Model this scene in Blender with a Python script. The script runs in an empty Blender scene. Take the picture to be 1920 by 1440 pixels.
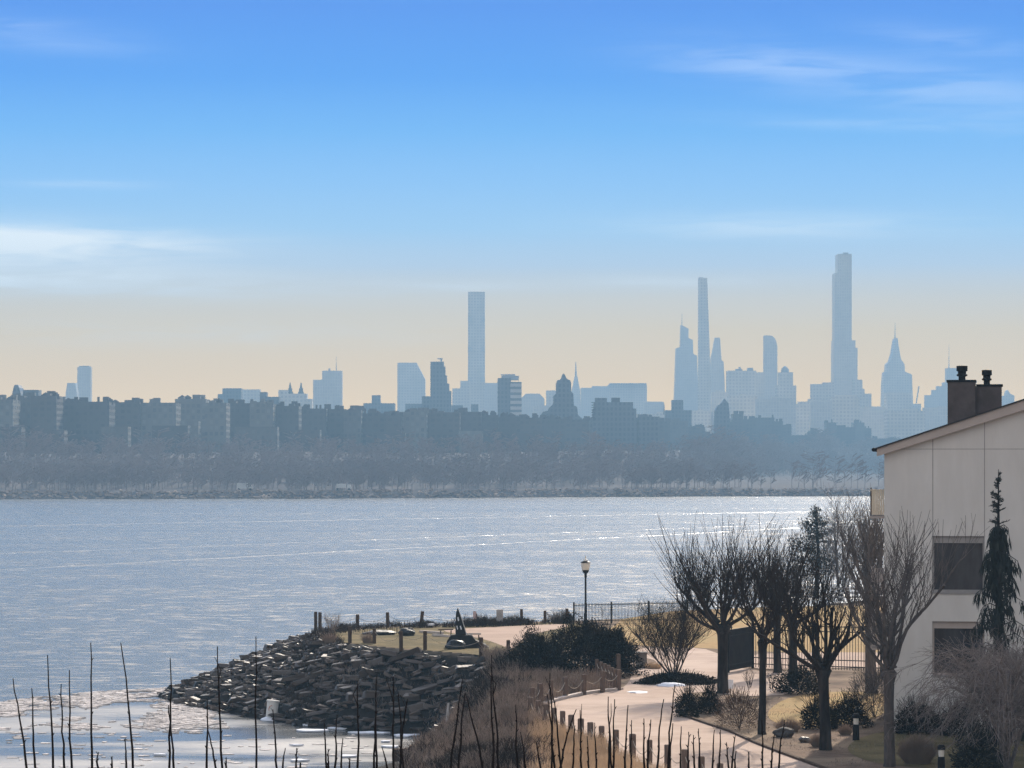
import bpy, math, random
import numpy as np
from mathutils import Vector, Matrix, noise as mnoise

random.seed(7)
SUN_E, SKY_S, EXPO = 3.2, .15, 1.0
HAZE_C, HAZE_D, HAZE_G = (.29, .50, .70), 2.9e-4, .04
HAZE_A = (.275, .48, .69)                               # what a very long way through the haze looks like
SKYT = [(0, (225, 217, 207)), (.018, (224, 217, 208)), (.026, (217, 213, 207)), (.041, (207, 210, 209)), (.051, (197, 210, 220)), (.061, (178, 209, 237)), (.0725, (160, 207, 246)),
        (.086, (146, 201, 250)), (.1025, (124, 190, 250)), (.119, (101, 174, 248)), (.141, (72, 162, 243)), (.20, (128, 168, 212)), (.30, (190, 200, 206))]



def s2l(c):
    c = c / 255
    return c / 12.92 if c <= .04045 else ((c + .055) / 1.055) ** 2.4


SKY = []
for z_, c_ in SKYT:                                    # sky colour by elevation, as it must be behind the haze
    T_ = math.exp(-HAZE_D * min(5350, 282 / max(z_, 1e-3)))
    SKY.append((z_, tuple(max(.012, (s2l(c_[i]) - HAZE_A[i] * (1 - T_)) / T_) / (SKY_S * 2 ** EXPO) for i in range(3))))
CLOUDS = [(-.16, .0675, .06, .0055, .02, 1.5), (-.15, .0565, .08, .0045, .03, 1.1), (-.02, .0545, .04, .0016, .02, .5), (.072, .1235, .03, .006, .08, .2), (.135, .114, .05, .008, .14, .2), (.135, .129, .025, .004, .12, .14), (.12, .1035, .05, .0022, .05, .16), (-.148, .131, .03, .0045, .08, .16),
          (.085, .073, .05, .004, .0, .4), (.05, .056, .03, .002, 0, .5), (-.1, .04, .08, .004, 0, .4), (-.135, .0855, .02, .0012, 0, .35)]
CLOUD_C = (5.5, 5.6, 5.6)
NORTH_FILL_C = (3.5, 3.35, 3.2)  # radiance of the added cloud behind the viewer that lifts the shade
S = bpy.context.scene
COL = S.collection
R = random.uniform
PI = math.pi

# ------------------------------------------------------------------ camera geometry
F, CX, HY, H, G = 6000.0, 960.0, 865.0, 16.0, 4.5     # focal px, principal x, horizon row, eye height, ground level


def pt(px, py, z=G):                                  # a ground-level point seen at a pixel of the survey photo
    Y = F * (H - z) / (py - HY)
    return Vector(((px - CX) * Y / F, Y, z))


def at(px, py, Y):
    return Vector(((px - CX) * Y / F, Y, H - (py - HY) * Y / F))


# ------------------------------------------------------------------ mesh builder
class MB:
    def __init__(s):
        s.v, s.f = [], []

    def add(s, vs, fs):
        o = len(s.v)
        s.v.extend([tuple(p) for p in vs])
        s.f.extend([tuple(i + o for i in f) for f in fs])

    def box(s, c, d, rz=0.0, tilt=None):
        hx, hy, hz = d[0] / 2, d[1] / 2, d[2] / 2
        m = Matrix.Rotation(rz, 3, 'Z')
        if tilt:
            m = m @ Matrix.Rotation(tilt[0], 3, 'X') @ Matrix.Rotation(tilt[1], 3, 'Y')
        vs = [m @ Vector((x, y, z)) + Vector(c) for z in (-hz, hz) for x, y in ((-hx, -hy), (hx, -hy), (hx, hy), (-hx, hy))]
        s.add(vs, [(0, 3, 2, 1), (4, 5, 6, 7), (0, 1, 5, 4), (1, 2, 6, 5), (2, 3, 7, 6), (3, 0, 4, 7)])
        return s

    def prism_y(s, poly, y0, y1):                     # poly: (x,z) outline; thick along y
        n = len(poly)
        vs = [(x, y0, z) for x, z in poly] + [(x, y1, z) for x, z in poly]
        fs = [tuple(range(n)), tuple(range(2 * n - 1, n - 1, -1))]
        fs += [(i, i + n, (i + 1) % n + n, (i + 1) % n) for i in range(n)]
        s.add(vs, fs)
        return s

    def sheet(s, poly, z, thick=0.0):                 # poly: (x,y)
        n = len(poly)
        if thick:
            vs = [(x, y, z) for x, y in poly] + [(x, y, z + thick) for x, y in poly]
            fs = [tuple(range(n - 1, -1, -1)), tuple(range(n, 2 * n))]
            fs += [(i, (i + 1) % n, (i + 1) % n + n, i + n) for i in range(n)]
            s.add(vs, fs)
        else:
            s.add([(x, y, z) for x, y in poly], [tuple(range(n))])
        return s

    def tube(s, pts, rad, n=5, cap=True):
        pts = [Vector(p) for p in pts]
        m = len(pts)
        if not hasattr(rad, '__len__'):
            rad = [rad] * m
        vs = []
        for i, p in enumerate(pts):
            d = pts[min(i + 1, m - 1)] - pts[max(i - 1, 0)]
            if d.length < 1e-9:
                d = Vector((0, 0, 1))
            d.normalize()
            ref = Vector((1, 0, 0)) if abs(d.x) < 0.8 else Vector((0, 1, 0))
            a = d.cross(ref).normalized()
            b = d.cross(a)
            for k in range(n):
                t = 2 * PI * k / n
                vs.append(p + (a * math.cos(t) + b * math.sin(t)) * rad[i])
        fs = [(i * n + k, i * n + (k + 1) % n, (i + 1) * n + (k + 1) % n, (i + 1) * n + k) for i in range(m - 1) for k in range(n)]
        if cap:
            fs.append(tuple(range(n - 1, -1, -1)))
            fs.append(tuple(range((m - 1) * n, m * n)))
        s.add(vs, fs)
        return s

    def lathe(s, c, prof, n=12):                      # prof: (r,z)
        c = Vector(c)
        vs = [c + Vector((r * math.cos(2 * PI * k / n), r * math.sin(2 * PI * k / n), z)) for r, z in prof for k in range(n)]
        m = len(prof)
        fs = [(i * n + k, i * n + (k + 1) % n, (i + 1) * n + (k + 1) % n, (i + 1) * n + k) for i in range(m - 1) for k in range(n)]
        fs.append(tuple(range(n - 1, -1, -1)))
        fs.append(tuple(range((m - 1) * n, m * n)))
        s.add(vs, fs)
        return s

    def leaf(s, p, size, d=None, w=0.5):              # one leaf-sized quad (a folded pair of triangles)
        a = Vector(d) if d is not None else Vector((R(-1, 1), R(-1, 1), R(-1, 1)))
        if a.length < 1e-6:
            a = Vector((0, 0, 1))
        a.normalize()
        b = a.cross(Vector((R(-1, 1), R(-1, 1), R(-1, 1))))
        if b.length < 1e-6:
            b = a.orthogonal()
        b.normalize()
        p = Vector(p)
        s.add([p, p + a * size * .5 + b * size * w * .5, p + a * size, p + a * size * .5 - b * size * w * .5], [(0, 1, 2, 3)])
        return s

    def build(s, name, mat, parent=None, origin=(0, 0, 0), smooth=False):
        me = bpy.data.meshes.new(name)
        o = Vector(origin)
        if parent is not None and tuple(origin) == (0, 0, 0):
            o = parent.location if parent.parent is None else parent.parent.location + parent.location
        vv = np.array(s.v, dtype=np.float64).reshape(-1, 3) - np.array(o[:])
        me.from_pydata(vv.tolist(), [], s.f)
        me.materials.append(mat)
        if smooth:
            me.polygons.foreach_set('use_smooth', [True] * len(me.polygons))
        me.update()
        ob = bpy.data.objects.new(name, me)
        COL.objects.link(ob)
        if parent is not None:
            ob.parent = parent
            if parent.parent is not None or parent.type == 'MESH':
                pass
        else:
            ob.location = o
        return ob


def tag(o, label=None, cat=None, group=None, kind=None):
    if label:
        o['label'] = label
    if cat:
        o['category'] = cat
    if group:
        o['group'] = group
    if kind:
        o['kind'] = kind
    return o


def thing(name, label, cat, loc, group=None):
    o = bpy.data.objects.new(name, None)
    o.empty_display_size = 0.2
    COL.objects.link(o)
    o.location = Vector(loc)
    return tag(o, label, cat, group)


ORD = ('first second third fourth fifth sixth seventh eighth ninth tenth eleventh twelfth thirteenth fourteenth fifteenth sixteenth '
       'seventeenth eighteenth nineteenth twentieth').split()
ORD += ['twenty-' + w for w in ORD[:9]] + ['thirtieth'] + ['thirty-' + w for w in ORD[:9]] + ['fortieth'] + ['forty-' + w for w in ORD[:9]] + ['fiftieth']


# ------------------------------------------------------------------ materials
def nt(m):
    return m.node_tree.nodes, m.node_tree.links


def mat(name, c1, c2=None, scale=1.0, rough=0.85, bump=0.0, bscale=None, spec=0.04, stretch=(1, 1, 1), c3=None, s3=0.1, detail=5.0):
    m = bpy.data.materials.new(name)
    m.use_nodes = True
    N, L = nt(m)
    b = N['Principled BSDF']
    b.inputs['Roughness'].default_value = rough
    b.inputs['Specular IOR Level'].default_value = spec
    tc = N.new('ShaderNodeTexCoord')
    mp = N.new('ShaderNodeMapping')
    mp.inputs['Scale'].default_value = stretch
    L.new(tc.outputs['Object'], mp.inputs['Vector'])
    if c2 is None:
        c2 = tuple(x * 0.7 for x in c1)
    no = N.new('ShaderNodeTexNoise')
    no.inputs['Scale'].default_value = scale
    no.inputs['Detail'].default_value = detail
    no.inputs['Roughness'].default_value = 0.65
    L.new(mp.outputs['Vector'], no.inputs['Vector'])
    rp = N.new('ShaderNodeValToRGB')
    rp.color_ramp.elements[0].position = 0.35
    rp.color_ramp.elements[1].position = 0.65
    rp.color_ramp.elements[0].color = (*c2, 1)
    rp.color_ramp.elements[1].color = (*c1, 1)
    L.new(no.outputs['Fac'], rp.inputs['Fac'])
    out = rp.outputs['Color']
    if c3 is not None:
        n3 = N.new('ShaderNodeTexNoise')
        n3.inputs['Scale'].default_value = s3
        n3.inputs['Detail'].default_value = 6
        L.new(mp.outputs['Vector'], n3.inputs['Vector'])
        r3 = N.new('ShaderNodeValToRGB')
        r3.color_ramp.elements[0].position = 0.45
        r3.color_ramp.elements[1].position = 0.62
        L.new(n3.outputs['Fac'], r3.inputs['Fac'])
        mx = N.new('ShaderNodeMix')
        mx.data_type = 'RGBA'
        L.new(r3.outputs['Color'], mx.inputs['Factor'])
        L.new(out, mx.inputs['A'])
        mx.inputs['B'].default_value = (*c3, 1)
        out = mx.outputs['Result']
    L.new(out, b.inputs['Base Color'])
    if bump:
        nb = N.new('ShaderNodeTexNoise')
        nb.inputs['Scale'].default_value = bscale or scale * 4
        nb.inputs['Detail'].default_value = 6
        L.new(mp.outputs['Vector'], nb.inputs['Vector'])
        bu = N.new('ShaderNodeBump')
        bu.inputs['Strength'].default_value = 1.0
        bu.inputs['Distance'].default_value = bump
        L.new(nb.outputs['Fac'], bu.inputs['Height'])
        L.new(bu.outputs['Normal'], b.inputs['Normal'])
    return m


def backlit(m, share):                                 # thin dry stems and blades let the low sun through
    N, L = nt(m)
    b = N['Principled BSDF']
    col = b.inputs['Base Color'].links[0].from_socket
    tr = N.new('ShaderNodeBsdfTranslucent')
    L.new(col, tr.inputs['Color'])
    mx = N.new('ShaderNodeMixShader')
    mx.inputs[0].default_value = share
    L.new(b.outputs[0], mx.inputs[1])
    L.new(tr.outputs[0], mx.inputs[2])
    L.new(mx.outputs[0], N['Material Output'].inputs['Surface'])


def facade(name, wall, win, win2, bw=3.2, fh=3.4, gap=0.42, rough=0.7, wrough=0.25):
    m = bpy.data.materials.new(name)
    m.use_nodes = True
    N, L = nt(m)
    b = N['Principled BSDF']
    tc = N.new('ShaderNodeTexCoord')
    sp = N.new('ShaderNodeSeparateXYZ')
    L.new(tc.outputs['Object'], sp.inputs[0])
    ad = N.new('ShaderNodeMath')
    L.new(sp.outputs['X'], ad.inputs[0])
    L.new(sp.outputs['Y'], ad.inputs[1])
    cb = N.new('ShaderNodeCombineXYZ')
    L.new(ad.outputs[0], cb.inputs['X'])
    L.new(sp.outputs['Z'], cb.inputs['Y'])
    br = N.new('ShaderNodeTexBrick')
    br.offset = 0.0
    br.inputs['Scale'].default_value = 1.0
    br.inputs['Brick Width'].default_value = bw
    br.inputs['Row Height'].default_value = fh
    br.inputs['Mortar Size'].default_value = gap * fh * 0.5
    br.inputs['Mortar Smooth'].default_value = 0.02
    br.inputs['Color1'].default_value = (*win, 1)
    br.inputs['Color2'].default_value = (*win2, 1)
    L.new(cb.outputs[0], br.inputs['Vector'])
    no = N.new('ShaderNodeTexNoise')
    no.inputs['Scale'].default_value = 0.06
    no.inputs['Detail'].default_value = 5
    L.new(tc.outputs['Object'], no.inputs['Vector'])
    rp = N.new('ShaderNodeValToRGB')
    rp.color_ramp.elements[0].position = 0.3
    rp.color_ramp.elements[1].position = 0.7
    rp.color_ramp.elements[0].color = (*[x * .75 for x in wall], 1)
    rp.color_ramp.elements[1].color = (*wall, 1)
    L.new(no.outputs['Fac'], rp.inputs['Fac'])
    L.new(rp.outputs['Color'], br.inputs['Mortar'])
    L.new(br.outputs['Color'], b.inputs['Base Color'])
    mr = N.new('ShaderNodeMapRange')
    mr.inputs['To Min'].default_value = wrough
    mr.inputs['To Max'].default_value = rough
    L.new(br.outputs['Fac'], mr.inputs['Value'])
    L.new(mr.outputs['Result'], b.inputs['Roughness'])
    return m


M = {}
M['soil'] = mat('soil', (.20, .135, .095), (.10, .07, .05), .8, .95, .05, 3, c3=(.25, .18, .12), s3=.22)
M['bank'] = mat('bank', (.03, .024, .02), (.014, .012, .011), .8, .95, .05, 3)
M['path'] = mat('path', (.44, .325, .255), (.37, .27, .21), 1.2, .9, .004, 30, c3=(.475, .355, .282), s3=.35)
M['plaza'] = mat('plaza', (.385, .272, .21), (.35, .248, .19), 1.0, .9, c3=(.41, .292, .225), s3=.3)
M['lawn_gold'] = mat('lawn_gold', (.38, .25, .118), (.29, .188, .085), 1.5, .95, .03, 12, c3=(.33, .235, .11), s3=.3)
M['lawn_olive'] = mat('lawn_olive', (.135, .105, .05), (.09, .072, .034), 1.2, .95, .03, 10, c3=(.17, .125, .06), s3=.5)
M['kerb'] = mat('kerb', (.62, .52, .45), (.5, .42, .36), 2, .85)
M['timber'] = mat('timber', (.10, .065, .045), (.06, .04, .03), 3, .9)
M['post'] = mat('post', (.17, .12, .095), (.10, .07, .055), 4, .9, stretch=(3, 3, .5), bump=.01)
M['rope'] = mat('rope', (.45, .38, .3), (.3, .25, .2), 8, .9)
M['iron'] = mat('iron', (.012, .012, .014), (.02, .018, .017), 3, .5)
M['screen'] = mat('screen', (.035, .032, .03), (.025, .022, .022), 1.5, .8)
M['bark'] = mat('bark', (.032, .027, .025), (.017, .014, .013), 3, .95, .02, 8, stretch=(2.5, 2.5, .6), c3=(.05, .042, .038), s3=1.2)
M['bark_grey'] = mat('bark_grey', (.12, .10, .092), (.07, .058, .053), 3, .95, .02, 8, stretch=(2.5, 2.5, .6))
M['twig'] = mat('twig', (.05, .037, .031), (.024, .018, .016), 2, .8)
M['twig_grey'] = mat('twig_grey', (.15, .13, .122), (.075, .064, .06), 2, .75)
M['twig_pale'] = mat('twig_pale', (.27, .225, .205), (.14, .115, .105), 2, .75)
M['shoot'] = mat('shoot', (.022, .017, .016), (.013, .01, .01), 3, .8)
M['scrub'] = mat('scrub', (.42, .335, .275), (.20, .155, .13), .7, .9)
M['scrub_dark'] = mat('scrub_dark', (.075, .056, .046), (.03, .024, .02), .7, .9)
M['reed'] = mat('reed', (.76, .60, .44), (.50, .385, .28), .5, .9)
M['reed_pink'] = mat('reed_pink', (.52, .415, .34), (.31, .24, .20), .5, .9)
for k_, sh_ in (('reed', .5), ('reed_pink', .5), ('scrub', .35)):
    backlit(M[k_], sh_)
M['evergreen'] = mat('evergreen', (.022, .019, .012), (.008, .0075, .005), 1.5, .8, c3=(.034, .026, .017), s3=.9)
M['evergreen_brown'] = mat('evergreen_brown', (.13, .085, .06), (.07, .045, .035), 1.5, .8)
M['needles'] = mat('needles', (.05, .052, .046), (.025, .028, .025), 1.5, .8)
M['rock'] = mat('rock', (.15, .108, .082), (.036, .028, .023), 1.3, .45, .02, 6, c3=(.075, .055, .044), s3=.35, spec=.34)
M['rock_pale'] = mat('rock_pale', (.50, .44, .39), (.36, .31, .28), 1.3, .8, .02, 6)
M['rock_dark'] = mat('rock_dark', (.022, .019, .018), (.012, .011, .01), 1.3, .5, .02, 6, spec=.25)
M['boulder'] = mat('boulder', (.10, .09, .085), (.05, .045, .042), 1.3, .75, .02, 6)
M['snow'] = mat('snow', (.80, .80, .83), (.70, .70, .74), 2, .6, .03, 6)
M['ice'] = mat('ice', (.68, .61, .565), (.42, .38, .36), .8, .55)
M['white'] = mat('white', (.72, .69, .65), (.62, .59, .55), 3, .5)
M['red'] = mat('red', (.50, .14, .08), (.42, .12, .07), 3, .6)
M['stucco'] = mat('stucco', (.68, .645, .61), (.585, .55, .515), .4, .95, .008, 9, c3=(.60, .565, .53), s3=.9, stretch=(1, 1, .3))
M['joint'] = mat('joint', (.34, .315, .30), (.28, .26, .25), 2, .95)
M['fascia'] = mat('fascia', (.46, .39, .35), (.42, .355, .32), 1.5, .85)
M['shingle'] = mat('shingle', (.055, .05, .05), (.035, .032, .032), 3, .95)
M['chimney'] = mat('chimney', (.125, .10, .095), (.085, .068, .064), 1.4, .95, .004, 10)
M['flue'] = mat('flue', (.02, .018, .018), (.012, .011, .011), 3, .7)
M['cream'] = mat('cream', (.78, .66, .50), (.72, .60, .45), 2, .6)
M['glass'] = mat('glass', (.07, .068, .074), (.028, .028, .032), 1.1, .06, spec=.5, stretch=(1, 1, .3))
M['blind'] = mat('blind', (.06, .056, .054), (.045, .042, .04), 1.4, .9)
M['lamp_glass'] = mat('lamp_glass', (.75, .70, .62), (.68, .63, .55), 4, .35)
M['sign_grey'] = mat('sign_grey', (.38, .36, .35), (.32, .30, .29), 6, .6)
M['sign_pink'] = mat('sign_pink', (.55, .40, .38), (.48, .33, .31), 6, .7)
M['concrete'] = mat('concrete', (.22, .19, .17), (.17, .15, .135), 2, .9)
M['sculpture'] = mat('sculpture', (.03, .027, .026), (.02, .018, .018), 2, .7)
M['hill'] = mat('hill', (.125, .108, .105), (.10, .087, .085), .02, 1.0)
M['shore'] = mat('shore', (.34, .25, .20), (.16, .12, .10), .35, .95, c3=(.42, .33, .27), s3=.08)
M['wood_far'] = mat('wood_far', (.25, .205, .20), (.185, .152, .15), .012, 1.0)
M['tank'] = mat('tank', (.07, .055, .048), (.05, .04, .035), 1, .95)

FC = [facade('brick_dark', (.075, .062, .058), (.05, .048, .05), (.095, .09, .088)),
      facade('brick_tan', (.115, .095, .082), (.065, .062, .062), (.15, .142, .135), 2.6, 3.2, .40),
      facade('brick_red', (.09, .068, .058), (.05, .046, .046), (.105, .098, .092), 3.6, 3.2, .46),
      facade('stone_pale', (.17, .15, .132), (.085, .08, .08), (.22, .21, .20), 3.0, 3.3, .38)]
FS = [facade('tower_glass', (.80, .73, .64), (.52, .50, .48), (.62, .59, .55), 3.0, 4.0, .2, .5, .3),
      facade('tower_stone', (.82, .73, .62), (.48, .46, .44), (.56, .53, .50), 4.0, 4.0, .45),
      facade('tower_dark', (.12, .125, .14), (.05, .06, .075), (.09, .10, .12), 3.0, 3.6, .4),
      facade('tower_banded_lit', (.60, .55, .50), (.10, .11, .12), (.14, .15, .155), 30.0, 4.6, .55)]  # pale banded walls carry the sunlight of one tower side in their colour
M['steel'] = mat('steel', (.40, .41, .42), (.34, .35, .36), .1, .5)
M['band'] = mat('band', (.62, .62, .60), (.5, .5, .5), .1, .8)


# ------------------------------------------------------------------ water
def water_material():
    m = bpy.data.materials.new('river_water')
    m.use_nodes = True
    N, L = nt(m)
    b = N['Principled BSDF']
    b.inputs['Base Color'].default_value = (.03, .036, .04, 1)
    b.inputs['IOR'].default_value = 1.333
    b.inputs['Roughness'].default_value = WATER_ROUGH
    tc = N.new('ShaderNodeTexCoord')

    def nz(sx, sy, scale, detail, rot=0.0, rough=.6):
        mp = N.new('ShaderNodeMapping')
        mp.inputs['Scale'].default_value = (sx, sy, 1)
        mp.inputs['Rotation'].default_value = (0, 0, rot)
        L.new(tc.outputs['Object'], mp.inputs['Vector'])
        n = N.new('ShaderNodeTexNoise')
        n.inputs['Scale'].default_value = scale
        n.inputs['Detail'].default_value = detail
        n.inputs['Roughness'].default_value = rough
        L.new(mp.outputs['Vector'], n.inputs['Vector'])
        return n.outputs['Fac']

    def math_(op, a, bb, clamp=False):
        k = N.new('ShaderNodeMath')
        k.operation = op
        k.use_clamp = clamp
        for i, x in enumerate((a, bb)):
            if isinstance(x, (int, float)):
                k.inputs[i].default_value = x
            elif x is not None:
                L.new(x, k.inputs[i])
        return k.outputs[0]

    def nzv(sx, sy, scale, detail, rot=0.0):
        mp = N.new('ShaderNodeMapping')
        mp.inputs['Scale'].default_value = (sx, sy, 1)
        mp.inputs['Rotation'].default_value = (0, 0, rot)
        L.new(tc.outputs['Object'], mp.inputs['Vector'])
        n = N.new('ShaderNodeTexNoise')
        n.inputs['Scale'].default_value = scale
        n.inputs['Detail'].default_value = detail
        n.inputs['Roughness'].default_value = .7
        L.new(mp.outputs['Vector'], n.inputs['Vector'])
        v = N.new('ShaderNodeVectorMath')
        v.operation = 'SUBTRACT'
        v.inputs[1].default_value = (.5, .5, .5)
        L.new(n.outputs['Color'], v.inputs[0])
        return v.outputs[0]

    def vm(op, a, bb):
        k = N.new('ShaderNodeVectorMath')
        k.operation = op
        for i, x in enumerate((a, bb)):
            if isinstance(x, tuple):
                k.inputs[i].default_value = x
            elif op == 'SCALE' and i == 1:
                if isinstance(x, (int, float)):
                    k.inputs['Scale'].default_value = x
                else:
                    L.new(x, k.inputs['Scale'])
            else:
                L.new(x, k.inputs[i])
        return k.outputs[0]

    # wave slopes: wind chop and ripples as a slope field, so that far water keeps its facets
    slope = vm('ADD', vm('SCALE', nzv(.55, 1.0, .62, 4, .25), WAVE), vm('SCALE', nzv(.7, 1.0, 4.5, 3, -.2), WAVE * .55))
    slope = vm('MULTIPLY', slope, (.85, 1.0, 0.0))
    gust = nz(.10, 1.0, .035, 5, .1)                   # wind lanes: calm and ruffled water
    gm = N.new('ShaderNodeMapRange')
    gm.inputs['From Min'].default_value = .35
    gm.inputs['From Max'].default_value = .65
    gm.inputs['To Min'].default_value = .50
    gm.inputs['To Max'].default_value = 1.3
    L.new(gust, gm.inputs['Value'])
    sp = N.new('ShaderNodeSeparateXYZ')
    L.new(tc.outputs['Object'], sp.inputs[0])
    # the cove behind the stone point is calm
    A = pt(0, 1345, 0)
    Bp = pt(330, 1300, 0)
    d = Vector((Bp.x - A.x, Bp.y - A.y)).normalized()
    n = Vector((-d.y, d.x))
    cd = math_('ADD', math_('ADD', math_('MULTIPLY', sp.outputs['X'], n.x), math_('MULTIPLY', sp.outputs['Y'], n.y)), -(n.x * A.x + n.y * A.y))
    calm = N.new('ShaderNodeMapRange')
    calm.inputs['From Min'].default_value = -4.0
    calm.inputs['From Max'].default_value = 4.0
    L.new(math_('ADD', .015, math_('MULTIPLY', math_('SUBTRACT', nz(.35, 1.0, .09, 3, .1), .45, True), 1.5)), calm.inputs['To Min'])
    calm.inputs['To Max'].default_value = 1.0
    L.new(cd, calm.inputs['Value'])
    calm2 = N.new('ShaderNodeMapRange')
    calm2.inputs['From Min'].default_value = -4.0
    calm2.inputs['From Max'].default_value = 3.0
    L.new(cd, calm2.inputs['Value'])
    slope = vm('SCALE', slope, math_('MULTIPLY', gm.outputs['Result'], calm.outputs['Result']))
    # boat wakes: long ridges crossing the river
    wob = math_('MULTIPLY', math_('SUBTRACT', nz(1, 1, .02, 3), .5), 8.0)
    foam = None
    wk = None
    brk = math_('MULTIPLY', math_('SUBTRACT', nz(.25, .8, .16, 4, .1), .34), 4.0, True)
    for (pa, pb, wid, amp) in WAKES:
        A, B = pt(*pa, 0), pt(*pb, 0)
        d = Vector((B.x - A.x, B.y - A.y)).normalized()
        n = Vector((-d.y, d.x))
        dist = math_('ADD', math_('ADD', math_('MULTIPLY', sp.outputs['X'], n.x), math_('MULTIPLY', sp.outputs['Y'], n.y)), -(n.x * A.x + n.y * A.y))
        q = math_('DIVIDE', math_('ADD', dist, wob), wid)
        gq = math_('POWER', 2.718, math_('MULTIPLY', math_('MULTIPLY', q, q), -1.0))
        sl = math_('MULTIPLY', math_('MULTIPLY', q, gq), -2.0 * amp)
        v = vm('SCALE', (-n.x, -n.y, 0.0), sl)
        wk = v if wk is None else vm('ADD', wk, v)
        gq = math_('MULTIPLY', gq, brk)
        foam = gq if foam is None else math_('MAXIMUM', foam, gq)
    slope = vm('ADD', vm('SCALE', slope, math_('ADD', 1.0, math_('MULTIPLY', foam, 1.0))), wk)
    nrm = vm('NORMALIZE', vm('ADD', slope, (0.0, 0.0, 1.0)), (0.0, 0.0, 0.0))
    L.new(nrm, b.inputs['Normal'])
    fm = N.new('ShaderNodeMix')
    fm.data_type = 'RGBA'
    fm.inputs['A'].default_value = (.03, .036, .04, 1)
    fm.inputs['B'].default_value = (.5, .5, .5, 1)
    ff = math_('MULTIPLY', foam, math_('MULTIPLY', math_('SUBTRACT', nz(1, 1, .6, 4), .42), 2.2, True), True)
    L.new(math_('MULTIPLY', ff, .55), fm.inputs['Factor'])
    sk = math_('MULTIPLY', math_('SUBTRACT', 1.0, calm2.outputs['Result'], True), math_('MULTIPLY', math_('SUBTRACT', nz(.4, 1.0, .10, 5, .12), .44), 5.0, True), True)
    im = N.new('ShaderNodeMix')
    im.data_type = 'RGBA'
    L.new(math_('MULTIPLY', sk, .55), im.inputs['Factor'])
    L.new(fm.outputs['Result'], im.inputs['A'])
    im.inputs['B'].default_value = (.46, .43, .41, 1)
    L.new(im.outputs['Result'], b.inputs['Base Color'])
    rr_ = N.new('ShaderNodeMapRange')
    L.new(sk, rr_.inputs['Value'])
    rr_.inputs['To Min'].default_value = WATER_ROUGH
    rr_.inputs['To Max'].default_value = .5
    L.new(rr_.outputs['Result'], b.inputs['Roughness'])
    return m


WATER_ROUGH, WAVE = .21, 1.35
WAKES = [((0, 1067), (1480, 990), 1.9, .2), ((820, 1007), (1520, 981), 2.2, .14), ((1000, 968), (1560, 958), 4.5, .16)]
w = MB()
w.add([(-2400, -60, 0), (2400, -60, 0), (2400, 2300, 0), (-2400, 2300, 0)], [(0, 1, 2, 3)])
tag(w.build('water', water_material()), 'broad grey-blue river ruffled by wind, glittering towards the sun', 'river', kind='structure')

# ------------------------------------------------------------------ near ground
crest_px = [(585, 1192), (655, 1208), (760, 1219), (880, 1227), (948, 1240), (925, 1290), (965, 1350), (985, 1440)]
crest = [pt(*p)[:2] for p in crest_px]
crest += [(-3.0, 104), (-14, 96), (-60, 92), (-2500, 92), (-2500, -1700), (2500, -1700), (2500, 330), (120, 330), (52, 330), (30, 268)]
crest += [pt(1480, 1140)[:2], pt(1200, 1158)[:2], pt(1060, 1164)[:2], pt(900, 1168)[:2], pt(760, 1172)[:2], pt(640, 1176)[:2], pt(596, 1182)[:2]]
wl_px = [(300, 1304), (345, 1322), (420, 1336), (480, 1346), (560, 1360), (640, 1368), (700, 1372), (790, 1376), (850, 1384), (815, 1396), (785, 1412), (760, 1440)]
wline = [pt(*p, 0)[:2] for p in wl_px]
wline += [(-6.2, 158), (-9, 148), (-16, 142), (-70, 140), (-2510, 140), (-2510, -1710), (2510, -1710), (2510, 345), (130, 345), (48, 345), (24, 284), (17, 262), (12, 246), (4, 238), (-6, 236), (-14, 232), (-21, 228)]


def seg_dist(P, poly):
    best = np.full(len(P), 1e9)
    n = len(poly)
    for i in range(n):
        a = np.array(poly[i]); b = np.array(poly[(i + 1) % n])
        ab = b - a
        t = np.clip(((P - a) @ ab) / (ab @ ab + 1e-12), 0, 1)
        q = a + t[:, None] * ab
        best = np.minimum(best, np.hypot(*(P - q).T))
    return best


def inside(P, poly):
    c = np.zeros(len(P), bool)
    n = len(poly)
    x, y = P[:, 0], P[:, 1]
    for i in range(n):
        x0, y0 = poly[i]; x1, y1 = poly[(i + 1) % n]
        m = ((y0 > y) != (y1 > y)) & (x < (x1 - x0) * (y - y0) / ((y1 - y0) if y1 != y0 else 1e-9) + x0)
        c ^= m
    return c


def height(P):
    P = np.asarray(P, float).reshape(-1, 2)
    ic, iw = inside(P, crest), inside(P, wline)
    dc, dw = seg_dist(P, crest), seg_dist(P, wline)
    h = np.where(ic, G, np.where(iw, G * dw / (dc + dw + 1e-9), -np.minimum(dw * .4, 2.5)))
    return h


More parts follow.
